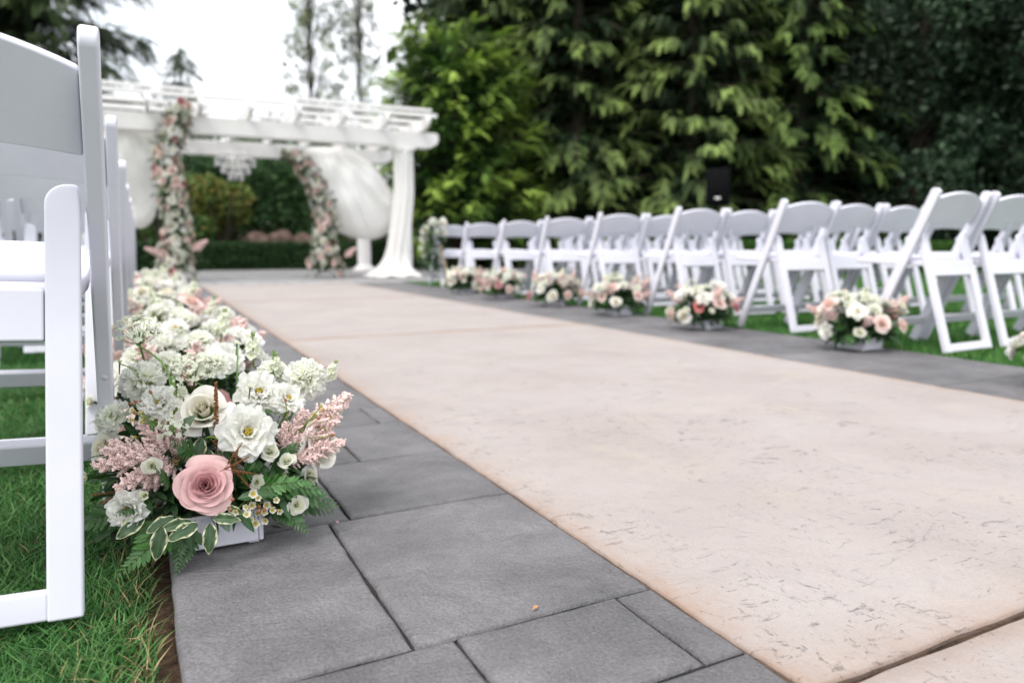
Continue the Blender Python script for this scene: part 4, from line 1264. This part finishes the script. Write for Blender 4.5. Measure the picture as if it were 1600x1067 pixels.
# ------------------------------------------------------------------ flower columns under the pergola
def garland(name, path, rad, nfl, seed, label, base, spike):
    r_ = random.Random(seed)
    t = empty(name, base, 0, label, 'flower column', 'flower columns under the pergola')
    P = [Vector(p) - Vector(base) for p in path]
    def at(s):
        k = s * (len(P) - 1); i = min(int(k), len(P) - 2)
        return P[i].lerp(P[i + 1], k - i), rad[i] + (rad[i + 1] - rad[i]) * (k - i)
    b = tube([P[0] * 1.0] + P[1:], .03, 6, (.03, .06, .02))
    g = np.random.default_rng(seed)
    lf = leaf_blade(1, .40, (1, 1, 1), None, .03, .25, .5, 3, 4)
    for k in range(1000):
        s = g.random(); c, r0 = at(s)
        a = g.uniform(0, 6.28)
        d = Vector((math.cos(a), math.sin(a), g.uniform(-.5, .6)))
        Mx = TR(*(c + d * r0 * g.uniform(.4, 1.12))) @ (d + Vector(g.normal(size=3)) * .5).to_track_quat('Y', 'Z').to_matrix().to_4x4() @ SC(float(g.uniform(.07, .13)))
        b.add(xf(lf.v[0], Mx), lf.q[0], np.array([(.020, .055, .018), (.035, .085, .03), (.07, .12, .05)][g.integers(0, 3)]) * g.uniform(.8, 1.2))
    o = obj('greenery', b.mesh('garland_greenery', M['leaf']), t); o['kind'] = 'stuff'
    kinds = ['rose_white', 'rose_blush', 'rose_blush', 'rose_white', 'carn', 'lisi', 'rose_blush', 'rose_blush', 'rose_white', 'carn', 'rose_blush', 'rose_white', 'spray', 'spray', 'spray', 'rose_pink']
    for k in range(nfl):
        s = (k + .5) / nfl
        c, r0 = at(s)
        a = k * 2.4 + r_.uniform(-.3, .3)
        a = -math.pi / 2 + ((a + math.pi) % (2 * math.pi) - math.pi) * .82      # mostly towards the guests
        d = Vector((math.cos(a), math.sin(a), r_.uniform(-.15, .35)))
        kk = r_.choice(kinds)
        put(t, kk, c + d * r0 * r_.uniform(.8, 1.0), d, r_.uniform(.95, 1.6) * (1.5 if kk == 'spray' else 1))
    for p, d, s in spike:
        put(t, 'astilbe2', Vector(p) - Vector(base), d, s)
    return t
garland('flower_column', [(.64, 11.78, 2.52), (.52, 11.78, 2.15), (.40, 11.80, 1.75), (.44, 11.82, 1.3), (.50, 11.85, .8), (.46, 11.85, .42), (.45, 11.9, .10)], [.14, .17, .19, .19, .20, .23, .30], 185, 301,
        'tall column of blush and white roses reaching the pergola beam, behind the aisle chairs', (.45, 11.9, 0), [((.66, 11.7, .45), (.8, -.2, .6), 2.2), ((.25, 11.7, .42), (-.9, -.2, .3), 1.8)])
garland('flower_column', [(2.20, 12.30, 2.00), (2.38, 12.30, 1.86), (2.58, 12.28, 1.55), (2.72, 12.26, 1.2), (2.74, 12.24, .80), (2.70, 12.22, .40), (2.70, 12.2, .10)], [.13, .16, .18, .19, .20, .23, .32], 170, 302,
        'curving column of pink and white roses beside the billowing curtain', (2.70, 12.2, 0), [((2.98, 12.0, .34), (.7, -.2, .65), 2.0)])

# posy tied to the first chair of the front row on the evergreen side
ps = empty('posy', (3.36, 8.93, .52), 0, 'posy of white roses and trailing greenery tied to the front row aisle chair', 'posy')
for k, (p, d, s) in enumerate([((0, -.02, .30), (0, -1, .3), 1.5), ((.13, -.02, .29), (.2, -1, .2), 1.4), ((-.10, -.02, .20), (-.5, -1, .2), 1.3), ((.02, -.06, .17), (0, -1, .0), 1.1), ((-.13, -.02, .08), (-.5, -1, .2), 1.0), ((.16, -.02, .17), (.3, -1, .2), 1.0), ((-.12, 0, -.12), (-.5, -1, 0), .9), ((-.14, 0, -.02), (-.5, -1, 0), .8), ((.10, -.03, -.18), (.2, -1, 0), .7)]):
    put(ps, 'rose_white' if k % 3 else 'carn', p, d, s)
gp = MB(); g = np.random.default_rng(9); lf = leaf_blade(1, .42, (1, 1, 1), None, .03, .25, .5, 3, 4)
for k in range(330):
    q = g.random()
    p = Vector((g.normal() * .085 - .03, g.normal() * .05, .32 - .62 * q + g.normal() * .03))
    d = Vector(g.normal(size=3)) + Vector((-.1, -.4, -.3))
    gp.add(xf(lf.v[0], TR(*p) @ d.to_track_quat('Y', 'Z').to_matrix().to_4x4() @ SC(float(g.uniform(.05, .09)))), lf.q[0], np.array([(.03, .08, .03), (.07, .13, .06), (.12, .18, .10)][g.integers(0, 3)]))
o = obj('greenery', gp.mesh('posy_greenery', M['leaf']), ps); o['kind'] = 'stuff'
obj('ribbon', drape_sheet(lambda u, v: (.06 + .05 * u + .10 * v, -.05 + .01 * math.sin(9 * v), .02 - .50 * v), 3, 16).mesh('ribbon', M['ribbon']), ps)

# ------------------------------------------------------------------ loudspeaker on a stand
sk = empty('loudspeaker', (7.54, 8.3, 0), R(-42), 'black loudspeaker on a pole behind the chair rows before the evergreens', 'speaker')
def sp_(n, b, M_, m='black'): return obj(n, b.mesh(n, M[m]), sk, M_)
sp_('cabinet', prism([(-.17, -.16), (.17, -.16), (.12, .15), (-.12, .15)], .52, .012, 2, axis='z'), TR(0, 0, 1.36))
sp_('grille', rbox(.30, .012, .47, .004, 1), TR(0, -.167, 1.37))
sp_('badge', rbox(.075, .004, .028, .001, 1), TR(0, -.176, 1.20), 'paint')
sp_('pole', tube([(0, 0, .3), (0, 0, 1.10)], .018, 10), None)
for k in range(3):
    a = k * 2.094 + .3
    sp_('tripod_leg', tube([(0, 0, .62), (.42 * math.cos(a), .42 * math.sin(a), .012)], .012, 8), None)

# ------------------------------------------------------------------ hedges and shrubs
def leaf_cloud(P, size, cols, g, up=.0, asp=.5):
    """kite-shaped leaves at points P, random tilt"""
    n = len(P)
    q = g.normal(size=(n, 3)); q[:, 2] += up; q /= np.linalg.norm(q, axis=1)[:, None]
    r = g.normal(size=(n, 3)); a = np.cross(q, r); a /= np.linalg.norm(a, axis=1)[:, None] + 1e-9
    s = (np.full(n, size) if np.isscalar(size) else size) * g.uniform(.6, 1.35, n)
    s = s[:, None]
    V = np.stack([P - q * s * .5, P + a * s * asp * .5 + q * s * .05, P + q * s * .5, P - a * s * asp * .5 + q * s * .05], 1).reshape(-1, 3)
    F = np.arange(n * 4).reshape(n, 4)
    return MB().add(V, F, np.repeat(cols, 4, axis=0))
def pick(g, n, cols, lo=.75, hi=1.25):
    c = np.asarray(cols)
    return c[g.integers(0, len(c), n)] * g.uniform(lo, hi, (n, 1))

def hedge(name, x0, x1, y0, y1, h, n, seed, label, cols):
    g = np.random.default_rng(seed)
    face = g.random(n)
    P = np.stack([g.uniform(x0, x1, n), g.uniform(y0, y1, n), g.uniform(0, h, n)], 1)
    k = face < .55; P[k, 1] = y0 + np.abs(g.normal(size=k.sum())) * .04
    k2 = (face >= .55) & (face < .9); P[k2, 2] = h - np.abs(g.normal(size=k2.sum())) * .03
    k3 = face > .9; P[k3, 0] = np.where(g.random(k3.sum()) < .5, x0 + .02, x1 - .02) + g.normal(size=k3.sum()) * .02
    b = leaf_cloud(P, .075, pick(g, n, cols), g, .2, .6)
    t = empty(name, ((x0 + x1) / 2, (y0 + y1) / 2, 0), 0, label, 'hedge')
    for i in range(len(b.v)): b.v[i] = b.v[i] - np.array([(x0 + x1) / 2, (y0 + y1) / 2, 0])
    obj('foliage', b.mesh('hedge_foliage', M['tree_leaf'], False), t)
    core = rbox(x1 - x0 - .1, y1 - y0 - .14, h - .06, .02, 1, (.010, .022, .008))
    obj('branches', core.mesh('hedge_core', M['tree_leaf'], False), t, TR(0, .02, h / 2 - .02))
    return t
HG = [(.026, .068, .020), (.040, .092, .026), (.020, .052, .016)]
hedge('hedge', -5, 12.5, 17.0, 17.9, .60, 30000, 401, 'low clipped dark green hedge behind the pergola', HG)
hedge('hedge', 8.9, 17.5, 10.6, 11.7, .62, 16000, 402, 'low bright green clipped hedge behind the chair rows', [(.06, .15, .03), (.045, .12, .022), (.09, .19, .04)])

def lumpy(g, n, rx, ry, rz, lumps, shell=.35):
    """points on the skin of an irregular crown made of many lobes"""
    out = []
    w = np.array([l[3] ** 2 for l in lumps]); w = w / w.sum()
    k = g.choice(len(lumps), n, p=w)
    L = np.array(lumps)
    d = g.normal(size=(n, 3)); d /= np.linalg.norm(d, axis=1)[:, None]
    r = L[k, 3] * (1 - shell * g.random(n) ** 1.6)
    P = L[k, :3] + d * r[:, None] * np.array([1, 1, .8])
    return P
def shrub(name, loc, rx, rz, n, seed, cols, label, size=.11, cat='shrub', group=None, nl=16, stemh=.15):
    g = np.random.default_rng(seed)
    lumps = []
    for i in range(nl):
        a = g.uniform(0, 6.28); u = g.random() ** .6; el = g.uniform(.0, 1.0)
        lumps.append((math.cos(a) * rx * .72 * u * math.sqrt(1 - .6 * el * el), math.sin(a) * rx * .72 * u * math.sqrt(1 - .6 * el * el), rz * (.18 + .68 * el), rx * g.uniform(.22, .40)))
    P = lumpy(g, n, rx, rx, rz, lumps)
    P = P[P[:, 2] > .02]
    t = empty(name, loc, 0, label, cat, group)
    b = leaf_cloud(P, size, pick(g, len(P), cols, .65, 1.3), g, .3, .55)
    obj('crown', b.mesh('crown', M['tree_leaf'], False), t)
    tk = MB()
    for i in range(6):
        a = i * 1.05
        tk.merge(tube([(0, 0, -.05), (math.cos(a) * rx * .25, math.sin(a) * rx * .25, rz * .4), (math.cos(a) * rx * .5, math.sin(a) * rx * .5, rz * .75)], [.05, .03, .012], 5))
    obj('trunk', tk.mesh('trunk', M['bark']), t)
    return t
DG = [(.040, .095, .034), (.060, .13, .045), (.028, .070, .025), (.085, .16, .055)]
MG = [(.080, .17, .045), (.12, .22, .06), (.055, .12, .035)]
YG = [(.20, .20, .045), (.12, .17, .04), (.26, .20, .06), (.08, .14, .035), (.10, .18, .04)]
SB = [('golden green rounded shrub behind the hedge under the chandelier', (1.75, 19.0, 0), 1.15, 1.75, 5200, YG, .11),
      ('mid green shrub behind the hedge beside the golden shrub', (.55, 19.4, 0), 1.3, 2.2, 5200, MG, .12),
      ('dark rounded shrub behind the pergola beyond the rocks', (4.15, 22.5, 0), 2.0, 2.7, 7000, DG, .15),
      ('dark green shrub behind the hedge beside the billowing curtain', (6.4, 19.6, 0), 1.5, 2.0, 5200, DG, .12),
      ('deep green bush up the bank behind the golden shrub', (2.35, 23.0, 0), 2.1, 3.3, 7000, DG, .16),
      ('light green tree crown on the bank seen below the rear pergola beam', (5.4, 28.0, 0), 2.6, 5.0, 7000, [(.09, .17, .05), (.12, .20, .06), (.06, .12, .04)], .2),
      ('green bush on the bank behind the tall flower column', (-.6, 22.0, 0), 1.9, 3.3, 6000, MG, .15),
      ('far pale green bush on the bank behind the chandelier', (3.1, 31.0, 0), 3.0, 5.2, 7000, [(.07, .14, .04), (.10, .18, .05)], .22)]
for i, (lb, loc, rx, rz, n, cols, sz) in enumerate(SB):
    shrub('shrub', (loc[0], loc[1], .40), rx, rz, n, 500 + i, cols, lb, sz, group='shrubs behind the pergola')
rb = random.Random(8)
for i, (x, yy, s, lb) in enumerate([(2.55, 18.6, .34, 'brown red boulder behind the hedge next to the golden shrub'), (3.05, 18.5, .40, 'largest brown boulder, middle of the three behind the hedge'), (3.60, 18.7, .32, 'brown boulder behind the hedge nearest the curving flower column')]):
    bm = bmesh.new(); bmesh.ops.create_icosphere(bm, subdivisions=3, radius=s)
    for v in bm.verts:
        v.co *= 1 + .35 * mnoise.noise(v.co * 2.2 / s * .5 + Vector((i * 7, 0, 0))) + .1 * mnoise.noise(v.co * 9)
        v.co.z *= .75
    obj('boulder', bm_to_mb(bm).mesh('boulder', M['rock']), None, TR(x, yy, .60), lb, 'boulder', 'boulders behind the hedge')
bank = MB()
xs, ys = np.linspace(-30, 60, 60), np.linspace(18.1, 70, 40)
X, Y = np.meshgrid(xs, ys)
Z = -.03 + np.clip((Y - 18.0) * .9, 0, .45) + np.clip(Y - 24, 0, 40) * .05 + np.array([[.15 * mnoise.noise(Vector((a * .4, b_ * .4, 0))) for a, b_ in zip(ra, rb_)] for ra, rb_ in zip(X, Y)]) * np.clip((Y - 18.1), 0, 1)
bank.add(np.stack([X.ravel(), Y.ravel(), Z.ravel()], 1), [[j * 60 + i, j * 60 + i + 1, (j + 1) * 60 + i + 1, (j + 1) * 60 + i] for j in range(39) for i in range(59)])
obj('hillside', bank.mesh('hillside', M['soil']), kind='structure')

# ------------------------------------------------------------------ trees
def spray_template(g, n=13, asp=.36):
    """flat drooping conifer spray along +X: leaflets on both sides of a twig"""
    V, tipness = [], []
    for i in range(n):
        t = (i + 1) / n
        s = 1 if i % 2 else -1
        L = .34 * (1 - .55 * t) + .10
        a = s * (.75 - .35 * t)
        base = np.array([t * 1.25, 0, -.30 * t * t])
        d = np.array([math.cos(a), math.sin(a), -.22 - .2 * g.random()]) * L
        sd_ = np.array([-math.sin(a), math.cos(a), 0]) * L * asp * .5
        V.append([base, base + d * .5 + sd_, base + d, base + d * .5 - sd_]); tipness.append([t * .5, t * .6 + .2, t * .6 + .4, t * .6 + .2])
    return np.array(V).reshape(-1, 3), np.array(tipness).reshape(-1)

def conifer(name, loc, H, Rr, seed, c_in, c_tip, label, step=.34, nb=8, spray=.27, droop=.35, bare=.6, tipw=1.0, density=1.0, group='tall evergreens behind the chairs', reuse=None, rz=0.0, sc=1.0, hmax=None, prof=.75, pit=(-.95, .15)):
    t = empty(name, loc, rz, label, 'tree', group)
    t.scale = (sc, sc, sc)
    if reuse is not None:
        for ch in reuse.children:
            c = ch.copy(); COL.objects.link(c); c.parent = t
        return t
    g = np.random.default_rng(seed)
    tk = tube([(0, 0, -.3), (.05, 0, H * .3), (0, .04, H * .65), (0, 0, H)], [Rr * .085, Rr * .07, Rr * .045, .02], 9)
    b = MB()
    temps = [spray_template(g) for _ in range(4)]
    z = bare
    lvl = 0
    while z < H - .2:
        if hmax and z > hmax: break
        f = (1 - z / H)
        for k in range(nb):
            a = lvl * 1.1 + k * 2 * math.pi / nb + g.uniform(-.3, .3)
            L = Rr * f ** prof * g.uniform(.72, 1.15) + .25
            z0 = z + g.uniform(-.28, .28)
            da = np.array([math.cos(a), math.sin(a), 0])
            dr = droop * g.uniform(.4, 1.6)
            pts = [np.array([0, 0, z0]) + da * L * s + np.array([0, 0, L * (.18 * s - dr * s * s)]) for s in (0, .35, .7, 1.0)]
            tk.merge(tube(pts, [.045 * f + .012, .03 * f + .01, .018 * f + .006, .006], 4, caps=False))
            ns = max(5, int(L / spray * 5.6 * density))
            bb = g.random() ** .8 * 1.45
            for j in range(ns):
                s = .18 + .85 * (j + g.random()) / ns
                s = min(s, 1.0)
                p = np.array([0, 0, z0]) + da * L * s + np.array([0, 0, L * (.18 * s - dr * s * s)])
                side = (1 if j % 2 else -1) * g.uniform(.2, 1.15) * (1 - s * .6)
                q = a + side
                p = p + np.array([-da[1], da[0], 0]) * (.28 * L * (1 - s * .75) * side * g.uniform(.3, 1)) + g.normal(size=3) * .05
                Tv, tp = temps[g.integers(0, 4)]
                ss = spray * g.uniform(.7, 1.25)
                ca, sa = math.cos(q), math.sin(q)
                pitch = g.uniform(*pit)
                cp, sp2 = math.cos(pitch), math.sin(pitch)
                Rm = np.array([[ca, -sa, 0], [sa, ca, 0], [0, 0, 1]]) @ np.array([[cp, 0, -sp2], [0, 1, 0], [sp2, 0, cp]])
                V = (Tv * ss) @ Rm.T + p
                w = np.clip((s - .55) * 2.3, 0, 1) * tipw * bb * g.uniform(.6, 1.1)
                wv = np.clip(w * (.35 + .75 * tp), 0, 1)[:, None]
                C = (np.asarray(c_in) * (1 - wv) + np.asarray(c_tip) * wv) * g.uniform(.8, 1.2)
                b.v.append(V); b.c.append(C); b.q.append(np.arange(len(V)).reshape(-1, 4) + b.n); b.qm.append(np.zeros(len(V) // 4, int)); b.n += len(V)
        z += step * g.uniform(.85, 1.15)
        lvl += 1
    obj('trunk', tk.mesh('trunk', M['bark']), t)
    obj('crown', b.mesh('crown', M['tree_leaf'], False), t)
    return t

CI, CT = (.013, .032, .011), (.33, .45, .125)  # cedars: pale new growth at the tips, inner tone darkened to paint in shade
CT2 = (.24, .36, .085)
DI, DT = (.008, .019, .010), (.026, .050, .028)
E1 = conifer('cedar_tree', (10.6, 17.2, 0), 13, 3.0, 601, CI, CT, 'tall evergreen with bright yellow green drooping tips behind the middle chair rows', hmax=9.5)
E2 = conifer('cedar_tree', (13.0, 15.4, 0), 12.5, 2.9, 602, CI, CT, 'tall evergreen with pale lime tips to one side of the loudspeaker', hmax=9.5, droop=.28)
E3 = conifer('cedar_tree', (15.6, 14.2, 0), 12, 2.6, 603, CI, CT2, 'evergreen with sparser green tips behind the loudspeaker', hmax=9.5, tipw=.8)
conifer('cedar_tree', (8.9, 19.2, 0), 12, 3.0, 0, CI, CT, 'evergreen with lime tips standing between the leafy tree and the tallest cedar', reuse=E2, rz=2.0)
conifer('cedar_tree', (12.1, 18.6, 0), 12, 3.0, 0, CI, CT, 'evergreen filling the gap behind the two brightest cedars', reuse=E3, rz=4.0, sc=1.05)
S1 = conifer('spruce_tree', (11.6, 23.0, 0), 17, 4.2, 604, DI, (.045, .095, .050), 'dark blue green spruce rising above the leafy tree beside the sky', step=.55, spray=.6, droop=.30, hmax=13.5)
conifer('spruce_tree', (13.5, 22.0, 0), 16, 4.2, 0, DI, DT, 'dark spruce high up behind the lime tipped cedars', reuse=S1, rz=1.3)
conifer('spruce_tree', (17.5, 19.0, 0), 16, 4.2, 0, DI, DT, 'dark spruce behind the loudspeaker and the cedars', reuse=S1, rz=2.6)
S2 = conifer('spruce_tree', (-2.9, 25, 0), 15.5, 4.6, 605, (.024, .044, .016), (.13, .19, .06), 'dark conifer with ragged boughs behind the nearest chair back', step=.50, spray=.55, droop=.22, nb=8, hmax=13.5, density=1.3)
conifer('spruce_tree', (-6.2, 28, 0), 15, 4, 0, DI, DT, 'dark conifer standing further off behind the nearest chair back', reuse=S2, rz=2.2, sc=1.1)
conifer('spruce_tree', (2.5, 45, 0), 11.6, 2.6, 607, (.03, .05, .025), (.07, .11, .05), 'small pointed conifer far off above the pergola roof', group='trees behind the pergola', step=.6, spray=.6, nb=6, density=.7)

def broadleaf(name, loc, H, Rr, seed, cols, label, n=16000, size=.13, zlo=.25, nl=46, group='trees behind the chairs', top=None, asp=.5, airy=0.0, trunk_r=.14, ysq=1.0, lump=(.16, .34), tuft=False):
    g = np.random.default_rng(seed)
    t = empty(name, loc, 0, label, 'tree', group)
    tk = tube([(0, 0, -.3), (.08, .03, H * .3), (-.05, .06, H * .6), (0, 0, H * .95)], [trunk_r, trunk_r * .8, trunk_r * .5, .02], 9)
    lumps = []
    for i in range(nl):
        zz = zlo + (1 - zlo) * (i + .5) / nl
        prof = math.sin(math.pi * min(1, .12 + .80 * (zz - zlo) / (1 - zlo) * 1.02 + .02)) ** .6
        a = i * 2.4 + g.uniform(-.4, .4)
        u = g.uniform(.35, 1.12) if tuft else g.uniform(.35, .95)
        r = Rr * g.uniform(*lump) * (1 - airy * .5)
        c = np.array([math.cos(a) * Rr * prof * u * .85, math.sin(a) * Rr * prof * u * .85 * ysq, H * zz])
        lumps.append((*c, r))
        tk.merge(tube([(0, 0, H * max(.1, zz - .18)), tuple(c * np.array([.5, .5, 1]) - np.array([0, 0, .06 * H])), tuple(c)], [trunk_r * .35, trunk_r * .2, .012], 5, caps=False))
    P = lumpy(g, n, Rr, Rr, H, lumps, .55)
    L_ = np.array(lumps)
    kk = np.argmin(((P[:, None, :] - L_[None, :, :3]) ** 2).sum(-1), 1) if len(P) < 40000 else np.zeros(len(P), int)
    c = pick(g, len(P), cols, .7, 1.3) * (g.uniform(.55, 1.9, len(L_))[kk])[:, None]
    if top is not None:
        w = np.clip((P[:, 2] / H - .38) / .4, 0, 1)[:, None] * g.uniform(.3, 1, (len(P), 1))
        c = c * (1 - w) + np.asarray(top) * w * g.uniform(.7, 1.25, (len(P), 1))
    b = leaf_cloud(P, size, c, g, .15, asp)
    obj('trunk', tk.mesh('trunk', M['bark']), t)
    obj('crown', b.mesh('crown', M['tree_leaf'], False), t)
    return t
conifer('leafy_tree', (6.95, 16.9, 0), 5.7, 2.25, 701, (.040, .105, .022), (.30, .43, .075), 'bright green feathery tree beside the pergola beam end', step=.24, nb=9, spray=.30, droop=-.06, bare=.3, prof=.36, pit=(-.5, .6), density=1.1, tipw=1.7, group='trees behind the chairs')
DL = [(.012, .027, .013), (.019, .039, .020), (.008, .018, .009), (.062, .095, .058)]
for i, (x, yy, H, Rr, lb) in enumerate([(18.2, 12.6, 10, 3.0, 'dark small leaved tree behind the second row from the camera'), (20.0, 10.2, 10, 3.2, 'dark grey green tree behind the largest chair on the evergreen side'), (22.5, 12.8, 12, 3.6, 'deep shaded tree filling the picture edge behind the dark trees'), (18.6, 15.2, 12, 3.4, 'shaded tree between the loudspeaker and the dark small leaved tree'), (21.5, 8.0, 9, 3.0, 'dark tree at the picture edge above the last visible chairs'), (25.5, 10.0, 13, 4.0, 'tallest shaded tree far behind the picture edge chairs')]):
    broadleaf('dark_tree', (x, yy, 0), H, Rr, 720 + i, DL, lb, 21000, .20, .05, 70, trunk_r=.13)
for i, (x, yy, H, Rr, lb) in enumerate([(6.35, 30, 12.5, 1.45, 'slim airy birch above the pergola nearer the small far conifer'), (8.4, 30.5, 13, 1.6, 'slim airy birch above the pergola nearer the leafy tree')]):
    broadleaf('birch_tree', (x, yy, 0), H, Rr, 740 + i, [(.16, .19, .10), (.11, .14, .07), (.20, .22, .12)], lb, 9500, .11, .20, 95, group='birches behind the pergola', airy=.2, trunk_r=.055, lump=(.10, .34))

# the wood beyond: a mass of dark foliage nobody could count
g = np.random.default_rng(800)
n = 60000
s_ = g.random(n)
x0, y0, x1, y1 = 13.0, 33.0, 42.0, 6.0
P = np.stack([x0 + (x1 - x0) * s_ + g.normal(size=n) * 1.2, y0 + (y1 - y0) * s_ + g.normal(size=n) * 1.2, 19 * g.random(n) ** .9], 1)
P[:, 2] *= .86 + .14 * np.sin(s_ * 40) * np.sin(s_ * 17 + 1)
b = leaf_cloud(P, .75, pick(g, n, [(.010, .022, .011), (.016, .032, .016), (.007, .016, .008)]), g, .2, .6)
obj('forest', b.mesh('forest', M['tree_leaf'], False), None, None, 'dark mass of woodland behind the evergreens', 'woodland', kind='stuff')
